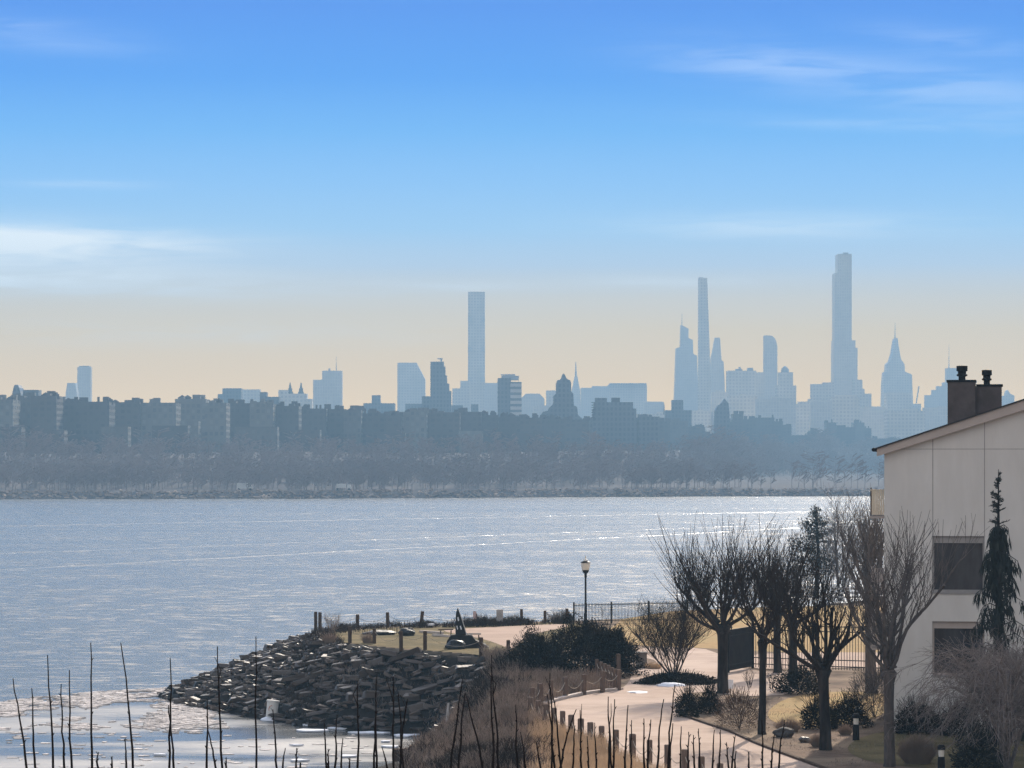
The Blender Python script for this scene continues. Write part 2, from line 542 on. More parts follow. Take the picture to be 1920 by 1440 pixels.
xs = np.concatenate([[-2380, -1200, -500, -200], np.arange(-80, -30, 4), np.arange(-30, 32, .6), np.arange(32, 131, 4), [200, 500, 1200, 2380]])
ys = np.concatenate([[-1500, -700, -300, -120], np.arange(-55, 100, 5), np.arange(100, 240, .8), np.arange(240, 350, 4)])
XX, YY = np.meshgrid(xs, ys)
P = np.stack([XX.ravel(), YY.ravel()], 1)
hh = height(P)
flat = hh > G - 1e-6
bumps = np.array([mnoise.noise(Vector((x * .8, y * .8, 0))) for x, y in P]) * .18
hh = np.where(flat | (hh < .3), hh, hh + bumps)
g = MB()
nx, ny = len(xs), len(ys)
g.v = [(float(x), float(y), float(z)) for (x, y), z in zip(P, hh)]
g.f = [(j * nx + i, j * nx + i + 1, (j + 1) * nx + i + 1, (j + 1) * nx + i) for j in range(ny - 1) for i in range(nx - 1)
       if max(hh[j * nx + i], hh[j * nx + i + 1], hh[(j + 1) * nx + i], hh[(j + 1) * nx + i + 1]) > -2.4]
go = g.build('ground', M['soil'], smooth=True)
go.data.materials.append(M['bank'])
for p_ in go.data.polygons:
    zz_ = [go.data.vertices[i].co.z for i in p_.vertices]
    if min(zz_) < G - .06:
        p_.material_index = 1
tag(go, 'brown earth of the waterside park and its banks', 'ground', kind='structure')


def smooth_poly(px, k=2):
    P = [Vector(p) for p in px]
    for _ in range(k):
        Q = []
        n = len(P)
        for i in range(n):
            a, b = P[i], P[(i + 1) % n]
            Q += [a * .75 + b * .25, a * .25 + b * .75]
        P = Q
    return [(p.x, p.y) for p in P]


def zone(name, px, m, dz, label, cat, k=2):
    poly = smooth_poly([pt(*p)[:2] for p in px], k)
    o = MB().sheet(poly, G + dz).build(name, m)
    return tag(o, label, cat, kind='structure')


zone('lawn', [(600, 1200), (640, 1180), (820, 1174), (1000, 1168), (1100, 1166), (1150, 1200), (960, 1242), (900, 1227), (760, 1217), (655, 1206)], M['lawn_olive'], .010, 'olive winter lawn behind the stone bank', 'lawn', 1)
zone('lawn', [(1180, 1150), (1480, 1136), (1800, 1136), (1800, 1232), (1600, 1226), (1420, 1222), (1340, 1216), (1200, 1212), (1120, 1200)], M['lawn_gold'], .012, 'straw-coloured dormant lawn beyond the garden fence', 'lawn', 1)
zone('lawn', [(1440, 1330), (1480, 1306), (1560, 1296), (1680, 1300), (1660, 1345), (1560, 1362), (1500, 1368), (1440, 1352)], M['lawn_gold'], .014, 'small golden lawn patch between the pollarded trees', 'lawn', 2)
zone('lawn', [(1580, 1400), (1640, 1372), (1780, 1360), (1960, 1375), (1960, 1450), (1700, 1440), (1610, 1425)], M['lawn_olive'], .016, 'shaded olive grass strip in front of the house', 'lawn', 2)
zone('plaza', [(826, 1183), (850, 1180), (905, 1177), (990, 1173), (1062, 1170), (1066, 1176), (1010, 1186), (975, 1205), (960, 1220), (940, 1210), (905, 1198), (870, 1192)], M['plaza'], .020, 'pale pink paved terrace behind the dark sculpture', 'terrace', 1)
PATH = [(985, 1338), (1030, 1320), (1095, 1304), (1160, 1296), (1180, 1280), (1185, 1262), (1215, 1248), (1235, 1240), (1200, 1232), (1195, 1216), (1260, 1212),
        (1345, 1220), (1365, 1250), (1450, 1262), (1490, 1258), (1500, 1275), (1490, 1302), (1400, 1308), (1340, 1298), (1290, 1300), (1268, 1320), (1272, 1338),
        (1310, 1352), (1370, 1372), (1420, 1395), (1520, 1432), (1750, 1510), (1500, 1530), (1250, 1450), (1130, 1405), (1050, 1372), (1000, 1352)]
zone('path', PATH, M['path'], .024, 'wide pinkish asphalt walkway curving past the rope-linked posts', 'path', 1)
zone('path', [(1395, 1228), (1500, 1224), (1640, 1224), (1800, 1226), (1800, 1252), (1640, 1252), (1500, 1254), (1400, 1256)], M['plaza'], .028, 'pale walkway strip behind the iron garden fence', 'path', 1)


def strip(pts, wdt, z0, z1):
    b = MB()
    for a, c in zip(pts[:-1], pts[1:]):
        a, c = Vector(a), Vector(c)
        d = c - a
        b.box(((a.x + c.x) / 2, (a.y + c.y) / 2, (z0 + z1) / 2), (d.length * 1.02, wdt, z1 - z0), math.atan2(d.y, d.x))
    return b


def curve(px, n=6):
    P = [pt(*p) for p in px]
    out = []
    for i in range(len(P) - 1):
        p0, p1, p2, p3 = P[max(i - 1, 0)], P[i], P[i + 1], P[min(i + 2, len(P) - 1)]
        for k in range(n):
            t = k / n
            out.append(.5 * ((2 * p1) + (p2 - p0) * t + (2 * p0 - 5 * p1 + 4 * p2 - p3) * t * t + (3 * p1 - p0 - 3 * p2 + p3) * t ** 3))
    out.append(P[-1])
    return out


kc = curve([(1165, 1294), (1095, 1302), (1030, 1318), (988, 1335), (984, 1343), (1003, 1354), (1050, 1374), (1130, 1408), (1250, 1454)], 6)
tag(strip(kc, .26, G - .05, G + .13).build('kerb', M['kerb']), 'pale stone kerb under the rope-linked posts', 'kerb', kind='structure')
ec = curve([(1270, 1325), (1276, 1340), (1312, 1354), (1370, 1374), (1422, 1397), (1520, 1434), (1640, 1478)], 5)
tag(strip(ec, .14, G - .05, G + .11).build('edging', M['timber']), 'dark timber edging between walkway and mulch bed', 'edging', kind='structure')

# ------------------------------------------------------------------ far bank and hills
def shore_y(x):
    return 1420 + .34 * max(x, -420) + 9 * math.sin(x * .021) + 4 * math.sin(x * .09)


def setback(x):
    t = min(1.0, max(0.0, (x - 20) / 300.0))
    return 1250 * t * t * (3 - 2 * t)


def bluff(x, d):                                       # hill height at distance d behind the shoreline
    e = d if d < 40 else max(40.0, d - setback(x))
    return float(np.interp(e, [p[0] for p in prof], [p[1] for p in prof])) * (1 + .35 * setback(x) / 1250 * min(1, max(0, e - 40) / 80))


hxs = [-2300, -1700, -1200, -900, -700, -560] + list(np.arange(-440, 470, 12)) + [520, 640, 800, 1100, 1600, 2300]
prof = [(-3, -1.5), (0, 0), (7, 2.6), (14, 3.4), (40, 4.0), (60, 5), (110, 9), (150, 14), (200, 18), (260, 20), (600, 22), (2500, 18), (6000, 12), (8900, 10)]
h = MB()
for x in hxs:
    for d, z in prof:
        if 40 < d < 700:
            d = d + setback(x)
        n_ = mnoise.noise(Vector((x * .01, d * .01, 3))) * min(z, 12) * .25
        h.v.append((x, shore_y(x) + d if d < 2000 else 1420 + d, (bluff(x, d) if d < 2000 else z) + n_))
m_ = len(prof)
h.f = [(i * m_ + j, (i + 1) * m_ + j, (i + 1) * m_ + j + 1, i * m_ + j + 1) for i in range(len(hxs) - 1) for j in range(m_ - 1)]
tag(h.build('hills', M['hill'], smooth=True), 'long dark bluff across the river and the city ground behind it', 'hill', kind='structure')
sh = MB()
for i in range(len(hxs)):
    pass
for k in range(3000):                                  # broken stone and beach at the foot of the bluff
    x = R(-430, 460)
    d = R(-.5, 9)
    s_ = R(.3, 1.2)
    sh.box((x, shore_y(x) + d, .2 + d * .36), (s_ * R(1.0, 3.0), s_, s_ * .7), R(0, 3), (R(-.5, .5), R(-.5, .5)))
tag(sh.build('shore_rubble', M['shore']), 'pinkish broken stone lining the far shoreline', 'shore stone', kind='stuff')

wd = MB()
for k in range(3900):                                  # bare woods on the bluff: trunks and twig sprays
    x = R(-430, 430)
    d = 9 + 195 * random.random() ** 1.05
    if d > 45:
        d += setback(x)
    elif setback(x) > 300 and random.random() < .8:
        continue
    zz = bluff(x, d)
    y = shore_y(x) + d
    e_d = d - setback(x)
    hgt = R(6, 12) * (1.1 - max(0, e_d) / 520)
    if e_d > 140:
        hgt *= R(.8, 1.7) * (1 + .6 * max(-.4, mnoise.noise(Vector((x * .02, 4.0, 0)))))
    if setback(x) > 300:
        hgt *= 1.25
    base = Vector((x, y, zz - .5))
    top = base + Vector((R(-1, 1), 0, hgt))
    wd.add([base + Vector((-.16, 0, 0)), base + Vector((.16, 0, 0)), top], [(0, 1, 2)])
    for j in range(26):
        t = R(.2, 1)
        p = base.lerp(top, t)
        e = p + Vector((R(-1, 1) * hgt * .36, R(-1.5, 1.5), R(.08, .40) * hgt * (1.25 - t)))
        wv = R(.12, .36)
        wd.add([p, e + Vector((wv, 0, -.2)), e + Vector((-wv * .4, 0, .3))], [(0, 1, 2)])
tag(wd.build('woods', M['wood_far']), 'bare winter woods covering the far bluff', 'woods', kind='stuff')

# ------------------------------------------------------------------ far buildings
ZB = 8.0


def far(Y):                                            # distance of a building behind the bluff
    return Y if Y < 1900 else (1900 + (Y - 1900) * .6 if Y < 3600 else 2920 + (Y - 3600) * .35)


def block(mb, x0, x1, ytop, Y, zb, depth=None, back=0.0):
    a, b = at(x0, ytop, Y), at(x1, ytop, Y)
    wdt = b.x - a.x
    d = depth or max(14.0, wdt * .8)
    mb.box(((a.x + b.x) / 2, Y + back + d / 2, (a.z + zb) / 2), (wdt, d, a.z - zb))


def water_tank(parent, px, ytop, Y, back, s=1.0):
    p = at(px, ytop, Y)
    r = 2.3 * s
    t = MB()
    hh_ = 6.6 * s
    zc = p.z - hh_
    for a in range(4):
        t.box((p.x + r * .7 * math.cos(a * PI / 2 + .78), Y + back + r * .7 * math.sin(a * PI / 2 + .78), zc + hh_ * .1), (.3, .3, hh_ * .5))
    t.lathe((p.x, Y + back, zc), [(r, hh_ * .32), (r, hh_ * .78), (r * 1.08, hh_ * .78), (.1, hh_)], 10)
    t.build('water_tank', M['tank'], parent)


def building(name, label, Y, blocks, material, zb=ZB, poly=None, depth=None, group=None, cat='building'):
    Y = far(Y) if zb == ZB else Y
    b = MB()
    if poly:
        q = [at(x, y, Y) for x, y in poly]
        pl = [(v.x, v.z) for v in q]
        d = depth or max(18.0, (max(p[0] for p in pl) - min(p[0] for p in pl)) * .8)
        pl = [(pl[0][0], zb)] + pl + [(pl[-1][0], zb)]
        b.prism_y(pl, Y, Y + d)
    back = 0
    for i, (x0, x1, yt) in enumerate(blocks):
        block(b, x0, x1, yt, Y, zb, depth, .13 * i)
    c = Vector((sum(v[0] for v in b.v) / len(b.v), Y, zb))
    o = b.build(name, material, None, c)
    return tag(o, label, cat, group)


def spire(parent, px, y0, y1, Y, r, back=6.0, name='spire'):
    r *= far(Y) / Y
    Y = far(Y)
    a, b = at(px, y0, Y), at(px, y1, Y)
    a.y = b.y = Y + back
    a.z -= 1.0
    MB().tube([a, a.lerp(b, .5), b], [r, r * .6, r * .25], 6).build(name, M['steel'], parent)


def tower_crane(parent, px, y0, Y, arm_px, s=1.0):
    Y = far(Y)
    a = at(px, y0 + 2, Y)
    a.y = Y + 8
    q = at(px, y0 - 5, Y)
    c = MB()
    c.tube([a, (a.x, a.y, q.z)], .9 * s, 4)
    e0, e1 = at(px + arm_px[0], y0 - 5 + arm_px[2], Y), at(px + arm_px[1], y0 - 5 + arm_px[3], Y)
    c.tube([(e0.x, a.y, e0.z), (e1.x, a.y, e1.z)], .7 * s, 4)
    c.box((a.x, a.y, q.z - 1), (2.4 * s, 2 * s, 2.4 * s))
    c.build('crane', M['steel'], parent)


# -- the distant skyline -------------------------------------------------
SK = 'distant skyscrapers'
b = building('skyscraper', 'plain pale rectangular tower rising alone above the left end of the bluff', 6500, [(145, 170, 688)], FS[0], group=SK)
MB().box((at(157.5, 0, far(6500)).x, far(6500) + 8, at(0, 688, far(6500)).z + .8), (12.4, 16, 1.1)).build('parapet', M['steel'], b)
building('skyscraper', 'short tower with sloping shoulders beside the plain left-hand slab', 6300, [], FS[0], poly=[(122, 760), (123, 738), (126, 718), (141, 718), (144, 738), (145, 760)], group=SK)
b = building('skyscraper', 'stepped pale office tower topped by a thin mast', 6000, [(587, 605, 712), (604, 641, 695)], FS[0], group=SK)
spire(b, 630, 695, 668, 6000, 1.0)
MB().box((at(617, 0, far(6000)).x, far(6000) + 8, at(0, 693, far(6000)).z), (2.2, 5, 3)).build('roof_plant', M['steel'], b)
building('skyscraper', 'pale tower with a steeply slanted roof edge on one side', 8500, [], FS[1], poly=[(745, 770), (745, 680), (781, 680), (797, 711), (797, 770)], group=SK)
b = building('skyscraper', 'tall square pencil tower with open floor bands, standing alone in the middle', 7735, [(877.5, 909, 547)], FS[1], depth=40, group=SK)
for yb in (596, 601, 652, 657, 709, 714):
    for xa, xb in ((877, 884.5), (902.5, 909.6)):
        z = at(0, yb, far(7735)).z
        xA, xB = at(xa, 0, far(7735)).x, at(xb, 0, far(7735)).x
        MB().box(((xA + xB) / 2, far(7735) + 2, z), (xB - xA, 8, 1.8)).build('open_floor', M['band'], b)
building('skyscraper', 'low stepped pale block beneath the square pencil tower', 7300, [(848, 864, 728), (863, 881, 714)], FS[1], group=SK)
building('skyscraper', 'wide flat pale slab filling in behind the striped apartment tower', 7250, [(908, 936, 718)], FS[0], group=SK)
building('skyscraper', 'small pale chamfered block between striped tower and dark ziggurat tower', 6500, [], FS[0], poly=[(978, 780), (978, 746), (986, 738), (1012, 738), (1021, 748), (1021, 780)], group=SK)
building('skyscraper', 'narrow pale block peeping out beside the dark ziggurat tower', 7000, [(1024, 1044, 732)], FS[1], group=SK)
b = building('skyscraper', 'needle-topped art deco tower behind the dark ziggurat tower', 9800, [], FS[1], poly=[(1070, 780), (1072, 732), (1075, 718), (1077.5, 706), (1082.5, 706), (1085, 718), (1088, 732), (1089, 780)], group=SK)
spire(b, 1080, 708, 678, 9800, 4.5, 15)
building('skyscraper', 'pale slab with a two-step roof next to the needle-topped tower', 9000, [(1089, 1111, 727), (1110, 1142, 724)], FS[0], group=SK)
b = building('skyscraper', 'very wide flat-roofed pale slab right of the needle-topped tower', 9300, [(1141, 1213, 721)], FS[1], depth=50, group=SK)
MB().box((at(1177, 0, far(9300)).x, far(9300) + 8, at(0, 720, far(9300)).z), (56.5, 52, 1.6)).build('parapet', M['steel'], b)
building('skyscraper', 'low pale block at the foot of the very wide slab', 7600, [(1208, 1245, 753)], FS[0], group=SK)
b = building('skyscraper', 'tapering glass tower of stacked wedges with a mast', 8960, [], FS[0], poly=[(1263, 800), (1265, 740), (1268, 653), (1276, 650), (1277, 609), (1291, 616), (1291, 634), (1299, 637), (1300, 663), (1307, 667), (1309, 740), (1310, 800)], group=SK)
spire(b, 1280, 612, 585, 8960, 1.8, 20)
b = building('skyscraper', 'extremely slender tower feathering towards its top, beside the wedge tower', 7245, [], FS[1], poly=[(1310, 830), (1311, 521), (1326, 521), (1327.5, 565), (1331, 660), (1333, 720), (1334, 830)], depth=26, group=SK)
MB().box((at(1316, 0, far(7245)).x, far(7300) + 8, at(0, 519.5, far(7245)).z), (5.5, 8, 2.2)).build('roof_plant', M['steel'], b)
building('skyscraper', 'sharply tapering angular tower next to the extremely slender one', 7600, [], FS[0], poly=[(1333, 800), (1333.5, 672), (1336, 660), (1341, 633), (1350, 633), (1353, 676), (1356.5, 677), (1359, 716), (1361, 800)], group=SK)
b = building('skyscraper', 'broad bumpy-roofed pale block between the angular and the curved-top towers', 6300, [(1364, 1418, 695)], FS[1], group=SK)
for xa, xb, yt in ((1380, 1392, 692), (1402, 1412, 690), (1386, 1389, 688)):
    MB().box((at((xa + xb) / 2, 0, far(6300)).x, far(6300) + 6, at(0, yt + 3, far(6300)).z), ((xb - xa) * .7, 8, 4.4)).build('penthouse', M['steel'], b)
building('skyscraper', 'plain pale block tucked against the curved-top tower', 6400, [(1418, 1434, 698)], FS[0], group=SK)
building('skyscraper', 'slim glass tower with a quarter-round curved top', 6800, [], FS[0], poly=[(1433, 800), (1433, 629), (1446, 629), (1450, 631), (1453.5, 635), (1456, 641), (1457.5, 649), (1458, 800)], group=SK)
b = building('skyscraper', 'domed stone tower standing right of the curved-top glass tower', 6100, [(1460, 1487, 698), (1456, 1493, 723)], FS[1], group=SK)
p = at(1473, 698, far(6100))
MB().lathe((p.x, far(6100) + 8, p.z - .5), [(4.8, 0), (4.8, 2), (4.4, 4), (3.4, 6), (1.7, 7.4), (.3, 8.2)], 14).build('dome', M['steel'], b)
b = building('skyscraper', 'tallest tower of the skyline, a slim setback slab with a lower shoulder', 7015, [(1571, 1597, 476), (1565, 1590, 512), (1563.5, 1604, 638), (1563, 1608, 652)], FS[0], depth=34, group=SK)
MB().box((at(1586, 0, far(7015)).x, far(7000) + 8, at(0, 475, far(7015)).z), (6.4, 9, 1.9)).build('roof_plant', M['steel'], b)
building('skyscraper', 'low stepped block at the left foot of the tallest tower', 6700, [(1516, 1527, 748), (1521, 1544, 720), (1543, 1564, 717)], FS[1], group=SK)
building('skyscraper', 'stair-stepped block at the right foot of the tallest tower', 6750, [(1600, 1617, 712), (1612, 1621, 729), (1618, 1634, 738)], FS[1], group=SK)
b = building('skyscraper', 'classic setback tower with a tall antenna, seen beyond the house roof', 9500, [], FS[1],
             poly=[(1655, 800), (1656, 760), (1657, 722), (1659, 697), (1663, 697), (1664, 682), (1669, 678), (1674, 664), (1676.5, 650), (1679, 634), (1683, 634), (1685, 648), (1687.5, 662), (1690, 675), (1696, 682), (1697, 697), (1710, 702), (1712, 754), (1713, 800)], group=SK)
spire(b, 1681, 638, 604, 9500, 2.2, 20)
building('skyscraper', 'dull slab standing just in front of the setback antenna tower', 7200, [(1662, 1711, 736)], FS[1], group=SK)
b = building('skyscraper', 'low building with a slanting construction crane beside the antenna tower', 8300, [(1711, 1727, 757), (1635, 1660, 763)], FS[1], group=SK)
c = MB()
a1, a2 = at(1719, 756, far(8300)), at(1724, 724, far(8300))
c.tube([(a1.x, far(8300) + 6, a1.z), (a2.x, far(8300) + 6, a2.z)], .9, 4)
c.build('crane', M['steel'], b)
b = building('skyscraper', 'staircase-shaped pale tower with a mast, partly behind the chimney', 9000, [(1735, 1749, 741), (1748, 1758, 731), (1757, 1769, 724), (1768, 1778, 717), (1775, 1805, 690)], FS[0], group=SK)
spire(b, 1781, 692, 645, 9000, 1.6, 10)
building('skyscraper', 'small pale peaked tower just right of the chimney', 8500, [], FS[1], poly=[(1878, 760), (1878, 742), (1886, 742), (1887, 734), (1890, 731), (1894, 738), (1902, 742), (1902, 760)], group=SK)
lo = 'hazy low city blocks'
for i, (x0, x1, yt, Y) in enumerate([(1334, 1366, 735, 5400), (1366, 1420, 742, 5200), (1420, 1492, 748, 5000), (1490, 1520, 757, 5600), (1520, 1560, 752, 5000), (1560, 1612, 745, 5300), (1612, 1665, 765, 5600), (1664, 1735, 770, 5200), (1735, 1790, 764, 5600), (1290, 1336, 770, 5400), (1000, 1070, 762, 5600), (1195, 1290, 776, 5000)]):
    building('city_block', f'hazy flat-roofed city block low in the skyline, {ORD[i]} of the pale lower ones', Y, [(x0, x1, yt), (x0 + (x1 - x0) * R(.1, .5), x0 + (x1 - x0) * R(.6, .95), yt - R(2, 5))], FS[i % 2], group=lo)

# -- middle-distance towers ---------------------------------------------
MD = 'darker towers behind the bluff'
b = building('apartment_tower', 'dark slender stepped tower with a crane on its roof', 3300, [(807, 832, 678), (808, 835, 687), (809, 838, 704), (810, 842, 719), (812, 846, 733)], FS[2], group=MD)
tower_crane(b, 827, 677, 3300, (-7, 3, 0, 0), .7)
building('apartment_tower', 'low dark slab leaning against the slender stepped tower', 3350, [(791, 808, 743)], FS[2], group=MD)
b = building('apartment_tower', 'striped apartment tower with its sunlit side coloured pale, a dark flank and a crane', 3000, [(933, 958, 709)], FS[2], depth=34, group=MD)
sb = MB()
block(sb, 957, 978, 716, far(3000), ZB, 30, -.3)
sb.build('lit_striped_side', FS[3], b)  # lit side of the tower, its brightness put into the wall colour
sb = MB()
block(sb, 940, 973, 704, far(3000), at(0, 712, far(3000)).z, 16, 6)
block(sb, 947, 966, 701, far(3000), at(0, 706, far(3000)).z, 10, 8)
sb.build('penthouse', M['steel'], b)
tower_crane(b, 944, 707, 3000, (-5, 8, 0, .5), .6)
building('apartment_tower', 'dark ziggurat-topped tower with a small rounded cap', 2600, [], FS[2],
         poly=[(1008, 800), (1010, 784), (1018, 772), (1027, 770), (1030, 764), (1035, 760), (1038, 755), (1038, 742), (1043, 738), (1043, 718), (1045, 713), (1050, 712), (1053, 708), (1054, 703), (1056.5, 700), (1059, 702), (1061, 707), (1064, 711), (1069, 713), (1071, 718), (1071, 734), (1075, 738), (1076, 760), (1082, 763), (1084, 778), (1092, 785), (1094, 800)], group=MD)
b = building('apartment_tower', 'broad dark apartment block with balconies stepping along one edge', 2500, [(1116, 1138, 746), (1114, 1187, 754), (1112, 1193, 766)], FS[2], group=MD)
for k in range(7):
    p = at(1112, 755 + k * 4.6, far(2500))
    MB().box((p.x, far(2500) - 1, p.z), (2.4, 3, .5)).build('balcony', M['tank'], b)
MB().box((at(1155, 0, far(2500)).x, far(2500) + 8, at(0, 752, far(2500)).z), (6, 5, 5)).build('penthouse', M['tank'], b)
building('apartment_tower', 'dark low-shouldered block right of the balconied block', 2450, [(1197, 1215, 777), (1197, 1237, 781)], FS[2], group=MD)
b = building('apartment_tower', 'square-topped grey block with a slim church spire at its side', 3500, [(1260, 1281, 750), (1248, 1297, 769)], FS[2], group=MD)
spire(b, 1246, 775, 757, 3500, 1.4, 8)
building('apartment_tower', 'grey block with an uneven peaked top at the foot of the angular tower', 3200, [], FS[2], poly=[(1340, 800), (1341, 770), (1346, 760), (1352, 757), (1355, 752), (1359, 747), (1362, 752), (1366, 756), (1368, 778), (1368, 800)], group=MD)
building('apartment_tower', 'grey flat-topped block far left in front of the stepped mast tower', 4000, [(408, 418, 739), (417, 452, 728)], FS[2], group=MD)
building('apartment_tower', 'paler block directly behind the grey flat-topped one', 6000, [(451, 487, 730)], FS[1], group=MD)
building('apartment_tower', 'dark narrow block with an attached lower wing left of the twin-spired building', 3000, [(487, 500, 735), (499, 524, 744)], FS[2], group=MD)
b = building('apartment_tower', 'twin-spired old apartment house with ornate turrets', 4600, [(522, 540, 731), (530, 575, 738), (574, 585, 748)], FS[1], group=MD)
for xx in (543, 563.5):
    p = at(xx, 738, far(4600))
    q = at(xx, 716, far(4600))
    hh_ = q.z - p.z
    MB().lathe((p.x, far(4600) + 8, p.z - 2), [(2.9, 0), (2.9, hh_ * .35), (2.1, hh_ * .37), (2.1, hh_ * .6), (1.3, hh_ * .66), (1.1, hh_ * .8), (.25, hh_ + 2)], 8).build('turret', M['tank'], b)
building('apartment_tower', 'grey T-shaped block with a raised centre at mid-left', 4000, [(681, 740, 756), (697, 713, 741)], FS[2], group=MD)
building('apartment_tower', 'small grey slab under the slanted-roof tower', 3900, [(760, 792, 757)], FS[2], group=MD)
building('apartment_tower', 'short grey block right of the slender stepped tower', 3600, [(845, 868, 760), (883, 897, 758)], FS[2], group=MD)
b = building('apartment_tower', 'dark bullet-shaped tower at the far left end of the bluff', 2300, [], FS[2], poly=[(22, 770), (22, 744), (24, 732), (26, 724), (29, 721), (33, 722), (36, 727), (39, 738), (40, 746), (40, 770)], group=MD)
building('apartment_tower', 'dark box-shaped tower beside the bullet-shaped tower', 2200, [(43, 72, 731)], FS[2], group=MD)

# -- the row of apartment houses along the bluff ------------------------------
ROW = [(-22, 24, 749), (18, 60, 746), (58, 106, 742), (104, 150, 752), (148, 205, 753), (203, 262, 754), (260, 330, 755), (328, 386, 748), (384, 424, 755), (420, 470, 756),
       (468, 512, 757), (510, 560, 761), (556, 612, 766), (610, 648, 767), (644, 677, 768), (675, 724, 775), (722, 752, 779), (748, 800, 772), (798, 862, 773), (860, 902, 772),
       (898, 935, 778), (932, 976, 781), (972, 1016, 783), (1012, 1060, 785), (1056, 1104, 787), (1100, 1150, 784), (1146, 1196, 790), (1192, 1238, 783), (1234, 1256, 790), (1252, 1290, 789),
       (1286, 1322, 801), (1318, 1346, 813), (1342, 1380, 791), (1374, 1394, 776), (1392, 1418, 786), (1414, 1452, 783), (1450, 1468, 790), (1466, 1484, 800), (1482, 1524, 816), (1520, 1536, 807),
       (1534, 1554, 812), (1550, 1568, 792), (1566, 1604, 801), (1601, 1621, 792), (1619, 1634, 803), (1632, 1690, 822), (1688, 1760, 826), (1758, 1850, 828), (1848, 1960, 830)]
LK = [('dark brick', 0), ('tan brick', 1), ('reddish brick', 2), ('pale stone', 3)]
rs = random.Random(21)
rowY = []
for i, (x0, x1, yt) in enumerate(ROW):
    Y = 1720 + .26 * max(0, x0) + rs.uniform(-25, 45) + max(0, x0 - 950) * 1.9
    nm, k = LK[rs.choice([0, 0, 1, 2, 2, 3])]
    if x0 in (260, 468, 328, 1100):
        nm, k = LK[3]
    width = 'narrow' if x1 - x0 < 28 else ('broad' if x1 - x0 > 55 else 'mid-sized')
    d = 26
    bl = [(x0, x1, yt)]
    if x1 - x0 > 30 and rs.random() < .7:
        xa = rs.uniform(x0 + 3, x1 - 16)
        bl.append((xa, xa + rs.uniform(7, 14), yt - rs.uniform(2, 4.5)))
    nt_ = 0 if x0 > 1180 else rs.choice([0, 1, 1, 2, 2])
    o = building('apartment_building', f'{width} {nm} apartment house, {ORD[i]} from the left in the row along the far bluff', Y, bl, FC[k], zb=20, depth=d, group='apartment houses along the far bluff')
    for j in range(nt_):
        water_tank(o, rs.uniform(x0 + 4, x1 - 4), yt - rs.uniform(5, 9.5), Y, rs.uniform(5, 20), rs.uniform(.8, 1.15))
    for j in range(rs.choice([2, 3, 4])):              # stair heads and chimneys on the roof
        cb = MB()
        xx = rs.uniform(x0 + 2, x1 - 2)
        p = at(xx, yt, Y)
        cb.box((p.x, Y + rs.uniform(3, 20), p.z + .9), (rs.uniform(1, 5), rs.uniform(1, 5), rs.uniform(1.8, 4.5)))
        cb.build('roof_house', FC[k], o)
# lower second row partly down the slope
ROW2 = [(-10, 40, 800), (70, 120, 806), (190, 240, 800), (285, 352, 798), (352, 372, 790), (440, 520, 800), (560, 600, 806), (700, 760, 812), (860, 905, 808), (960, 1000, 812), (1000, 1020, 806)]
for i, (x0, x1, yt) in enumerate(ROW2):
    Y = 1655 + .3 * max(0, x0)
    nm, k = LK[[0, 2, 1, 0, 3, 1, 2, 0, 3, 0, 2, 1, 0, 2][i]]
    building('apartment_building', f'{nm} house on the wooded slope below the ridge row, {ORD[i]} from the left', Y, [(x0, x1, yt)], FC[k], zb=15, depth=14, group='apartment houses on the bluff slope')
for i, (px, py, l) in enumerate([(455, 921, 'white box truck parked at the far shore road, under the bluff'), (640, 922, 'small white van on the far shore road, right of the box truck')]):
    Y = shore_y((px - 960) * .24) + 16
    p = at(px, py, Y)
    z0 = 3.4
    t = thing('parked_truck' if i == 0 else 'parked_van', l, 'truck' if i == 0 else 'van', (p.x, Y, z0))
    MB().box((p.x, Y, z0 + 1.9), (5 - i, 2.2, 2.4 - .6 * i)).build('cargo_body', M['white'], t)
    MB().prism_y([(p.x + 2.55, z0 + .7), (p.x + 4.3, z0 + .7), (p.x + 4.3, z0 + 1.5), (p.x + 3.8, z0 + 2.4), (p.x + 2.55, z0 + 2.4)], Y - 1, Y + 1).build('cab', M['white'], t)
    for dx in (-1.6, 3.4):
        MB().tube([(p.x + dx, Y - 1.15, z0 + .45), (p.x + dx, Y + 1.15, z0 + .45)], .45, 10).build('wheel', M['iron'], t)
# ================================================================== house
HA = math.radians(9.0)                                 # the house is turned a little, so its left flank is hidden
hY = F * (H - G) / (1372 - HY)
hc = at(1658, 0, hY)
hx0, hy0 = hc.x, hY
U = Vector((math.cos(HA), -math.sin(HA), 0))           # along the gable wall
V = Vector((math.sin(HA), math.cos(HA), 0))            # into the house


def hp(u, v, z):
    return Vector((hx0, hy0, 0)) + U * u + V * v + Vector((0, 0, z))


def hu(px):                                            # wall coordinate of a pixel column
    k = (px - CX) / F
    return (k * hy0 - hx0) / (U.x - k * U.y)


def hz(px, py):
    u = hu(px)
    return H - (py - HY) * (hy0 + U.y * u) / F


house = thing('house', 'large grey stucco house with a sloping gable roof and two dark square windows', 'house', (hx0, hy0, G))


def hbox(mb, u0, u1, v0, v1, z0, z1):
    vs = [hp(u, v, z) for z in (z0, z1) for u, v in ((u0, v0), (u1, v0), (u1, v1), (u0, v1))]
    mb.add(vs, [(0, 3, 2, 1), (4, 5, 6, 7), (0, 1, 5, 4), (1, 2, 6, 5), (2, 3, 7, 6), (3, 0, 4, 7)])
    return mb


def hprism(mb, poly, v0, v1):                          # poly in (u,z)
    n = len(poly)
    vs = [hp(u, v0, z) for u, z in poly] + [hp(u, v1, z) for u, z in poly]
    mb.add(vs, [tuple(range(n)), tuple(range(2 * n - 1, n - 1, -1))] + [(i, i + n, (i + 1) % n + n, (i + 1) % n) for i in range(n)])
    return mb


